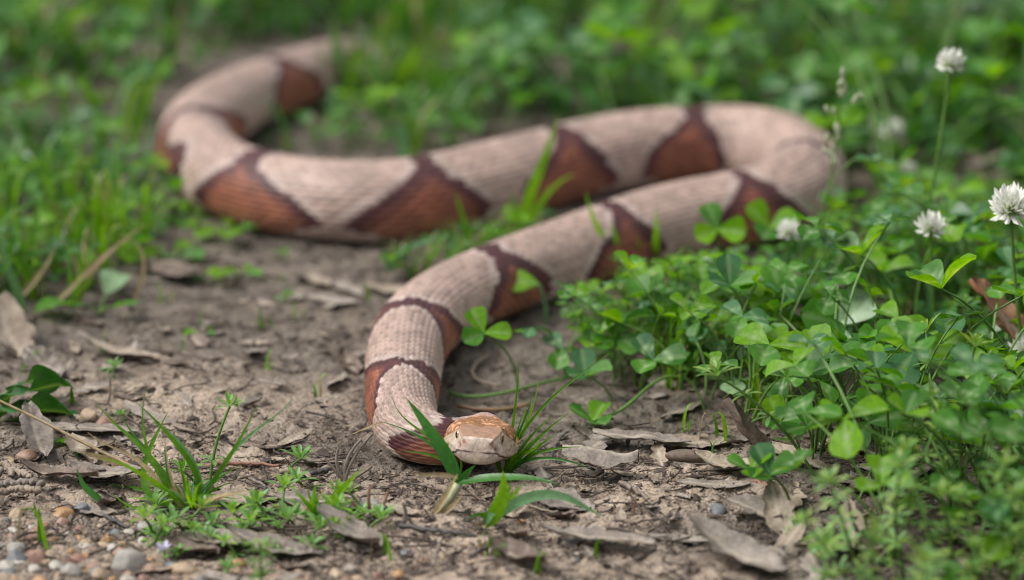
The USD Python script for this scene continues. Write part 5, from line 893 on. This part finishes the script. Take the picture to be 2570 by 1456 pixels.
def grain(r, s):
    v, f = BASE[r.integers(10)]; return v @ rotz(r.uniform(0, 6.28)).T * s * .5, f
def chip(r, s):
    n = r.integers(4, 7); a = np.sort(r.uniform(0, 6.28, n)); rad = s * .5 * r.uniform(.5, 1, n); st = r.uniform(.25, 1)
    v = np.stack([rad * np.cos(a) * st, rad * np.sin(a), r.normal(0, s * .06, n)], 1); v = np.vstack([v, [[0, 0, s * r.uniform(-.02, .10)]]])
    v = v @ rotx(r.normal(0, .35)).T @ roty(r.normal(0, .35)).T @ rotz(r.uniform(0, 6.28)).T + [0, 0, s * .12]
    k = np.arange(n); return v, np.stack([k, (k + 1) % n, np.full(n, n)], 1)
def strand(r, s):
    a = r.uniform(0, 6.28); d = np.array([math.cos(a), math.sin(a), r.normal(0, .12)]); sd = np.array([-d[1], d[0], 0]); b = r.normal(0, .9)
    P = [-d * s * .5, sd * s * .2 * b - d * s * .1, d * s * .25 - sd * s * .1 * r.normal(), d * s * .5]; return (lambda e: (e[0] + [0, 0, s * .05], e[1]))(tube(P, [s * .022, s * .014], 4, 7))
ALL = [(-200, 1500), (2770, 1500), (2770, 560), (-200, 560)]; LOWER = [(-100, 1490), (2600, 1490), (2400, 1150), (1500, 1050), (-100, 1050)]
scatter_bits('fine_gravel', 'fine grit and sand grains over the soil', 'gravel', GRAVEL, [([(-100, 1490), (1000, 1490), (620, 1360), (350, 1290), (-100, 1260)], 7000, .0007, .0034), (LOWER, 5200, .0006, .0022), (ALL, 2600, .0008, .0026)], grain, 71)
scatter_bits('litter_fragments', 'crumbled leaf and bark bits over the soil', 'litter', ISLAND, [([(1000, 1490), (2600, 1490), (2400, 1150), (1500, 1050), (-100, 1050), (-100, 1230), (600, 1330)], 3000, .0015, .0075), (ALL, 5600, .0015, .0090), ([(-150, 560), (2720, 560), (2720, -60), (-150, -60)], 1600, .004, .014)], chip, 72)
scatter_bits('litter_strands', 'thin dry root hairs and stalk bits over the soil', 'litter', ISLAND, [(LOWER, 800, .006, .024), (ALL, 900, .006, .026)], strand, 73)

COVER = mat('ground_cover', {
    'g': ('geometry', {}), 'r': ('rgb_ramp', {'ramp': [(0.0, (0.030, 0.110, 0.016)), (0.3, (0.060, 0.185, 0.022)), (0.6, (0.095, 0.250, 0.020)), (0.8, (0.090, 0.210, 0.105)), (1.0, (0.150, 0.320, 0.014))]}),
    'p': ('principled_bsdf', {'roughness': 0.45, 'specular_ior_level': 0.35}), 't': ('translucent_bsdf', {}), 'mt': ('mix', {'mix_type': 'multiply', 'fac': 1.0, 'color2': (2.0, 2.0, 0.3)}), 'x': ('mix_closure', {'fac': 0.34})},
    [('g.random_per_island', 'r.fac'), ('r.color', 'p.base_color'), ('r.color', 'mt.color1'), ('mt.color', 't.color'), ('p.BSDF', 'x.closure1'), ('t.BSDF', 'x.closure2')], surface='x.closure')
LOWLEAF = leaflet_mesh(1.0, .85, .3, .15, nt=5, nu=3); NARROW = ribbon([[0, 0, 0], [0, .25, .55], [0, .7, .8]], .075, (0, -1, .6), 5)
cr = np.random.default_rng(81); cover = []
for poly_px, n, s0, s1 in (([(-150, 470), (360, 430), (395, 220), (620, 105), (1250, 90), (1300, 330), (2200, 470), (2760, 480), (2760, -60), (-150, -60)], 2600, .008, .019), ([(640, 340), (860, 240), (1250, 190), (1350, 330), (1050, 395), (700, 390)], 160, .006, .011), ([(-150, 470), (360, 450), (390, 600), (200, 760), (-150, 810)], 420, .006, .012), ([(2000, 640), (2760, 560), (2760, 1000), (2050, 900)], 420, .006, .011)):
    P_ = np.array([on_height(*q)[:2] for q in poly_px]); pl = [tuple(q) for q in P_]; k = 0
    while k < n:
        x, y = cr.uniform(P_[:, 0].min(), P_[:, 0].max()), cr.uniform(P_[:, 1].min(), P_[:, 1].max())
        if not inside(pl, x, y): continue
        k += 1
        if not clear_of_snake(x, y, .012) or meshkit.noise(np.array([[x * 14, y * 14, 3.3]]), 83)[0] < .40: continue
        if cr.random() < .72: cover.append((aim(LOWLEAF[0] * cr.uniform(s0, s1), cr.uniform(0, 6.28), cr.uniform(-.2, .8), cr.uniform(-.5, .5), (x, y, gz(x, y) + cr.uniform(.002, .022))), LOWLEAF[1]))
        else: cover.append((NARROW[0] * cr.uniform(.02, .05) @ rotz(cr.uniform(0, 6.28)).T + [x, y, gz(x, y)], NARROW[1]))
k = 0
while k < 3600:                                                     # the same cover goes on all round, thinner
    x, y = cr.uniform(-1.6, 1.8), cr.uniform(1.2, 4.2)
    if abs(x) < .27 * y / 1.6 and y < 2.0 or (y < 1.5 and -.6 < x < .15): continue
    k += 1; cover.append((aim(LOWLEAF[0] * cr.uniform(.012, .028), cr.uniform(0, 6.28), cr.uniform(-.2, .8), cr.uniform(-.5, .5), (x, y, gz(x, y) + cr.uniform(.003, .03))), LOWLEAF[1]) if cr.random() < .65 else (NARROW[0] * cr.uniform(.03, .07) @ rotz(cr.uniform(0, 6.28)).T + [x, y, gz(x, y)], NARROW[1]))
tag(obj('ground_cover', merge(cover), COVER), 'low green leaves and grass covering the ground behind the snake and at left', 'ground cover', None, 'stuff')

# ------------------------------------------------------------------ what tells alike things apart: where they stand
LANDMARKS = {'snake head': (1205, 1110), 'left coil': (560, 480), 'right loop': (2020, 450), 'snake tail': (860, 170), 'highest white flower': (2385, 158), 'right edge flower': (2535, 515), 'flat-topped white flower': (2336, 578),
    'curled brown leaf': (1870, 1135), 'left grass tuft': (478, 1260), 'biggest pebble': (313, 1427), 'slate-grey leaf': (88, 1130), 'yellow-green sprout': (1262, 1260), 'seed stalk': (2090, 400), 'tall clipped clover leaf': (1832, 716),
    'chevron clover leaf': (1640, 905), 'silvery clover leaf': (2105, 815), 'rust-coloured leaf': (2520, 850), 'middle of the path': (640, 860), 'long torn leaf': (1500, 1380), 'bottom right weeds': (2250, 1290), 'wide bright blade': (1365, 450), 'copper band on the back coil': (1060, 480)}
LN = list(LANDMARKS); LP = np.array([LANDMARKS[k] for k in LN], float)
SIDES = ['right of', 'below right of', 'below', 'below left of', 'left of', 'above left of', 'above', 'above right of']
ORD = ['nearest', 'second', 'third', 'fourth', 'fifth', 'sixth', 'seventh', 'eighth', 'ninth', 'tenth', 'eleventh', 'twelfth', 'thirteenth', 'fourteenth', 'fifteenth', 'sixteenth', 'seventeenth', 'eighteenth', 'nineteenth', 'twentieth'] + [f'{i}th' for i in range(21, 60)]
cases = {}
for prim, name, label, q in TOLD:
    d = np.hypot(*(LP - q).T); k = int(d.argmin()); a = math.atan2(q[1] - LP[k, 1], q[0] - LP[k, 0]); sec_ = int(round(a / (math.pi / 4))) % 8
    cases.setdefault((label, k, sec_), []).append((d[k], prim))
for (label, k, sec_), lst in cases.items():
    for i, (d, prim) in enumerate(sorted(lst, key=lambda e: e[0])):
        if i < len(ORD): prim.SetCustomDataByKey('label', f'{label}, {ORD[i]} {SIDES[sec_]} the {LN[k]}')
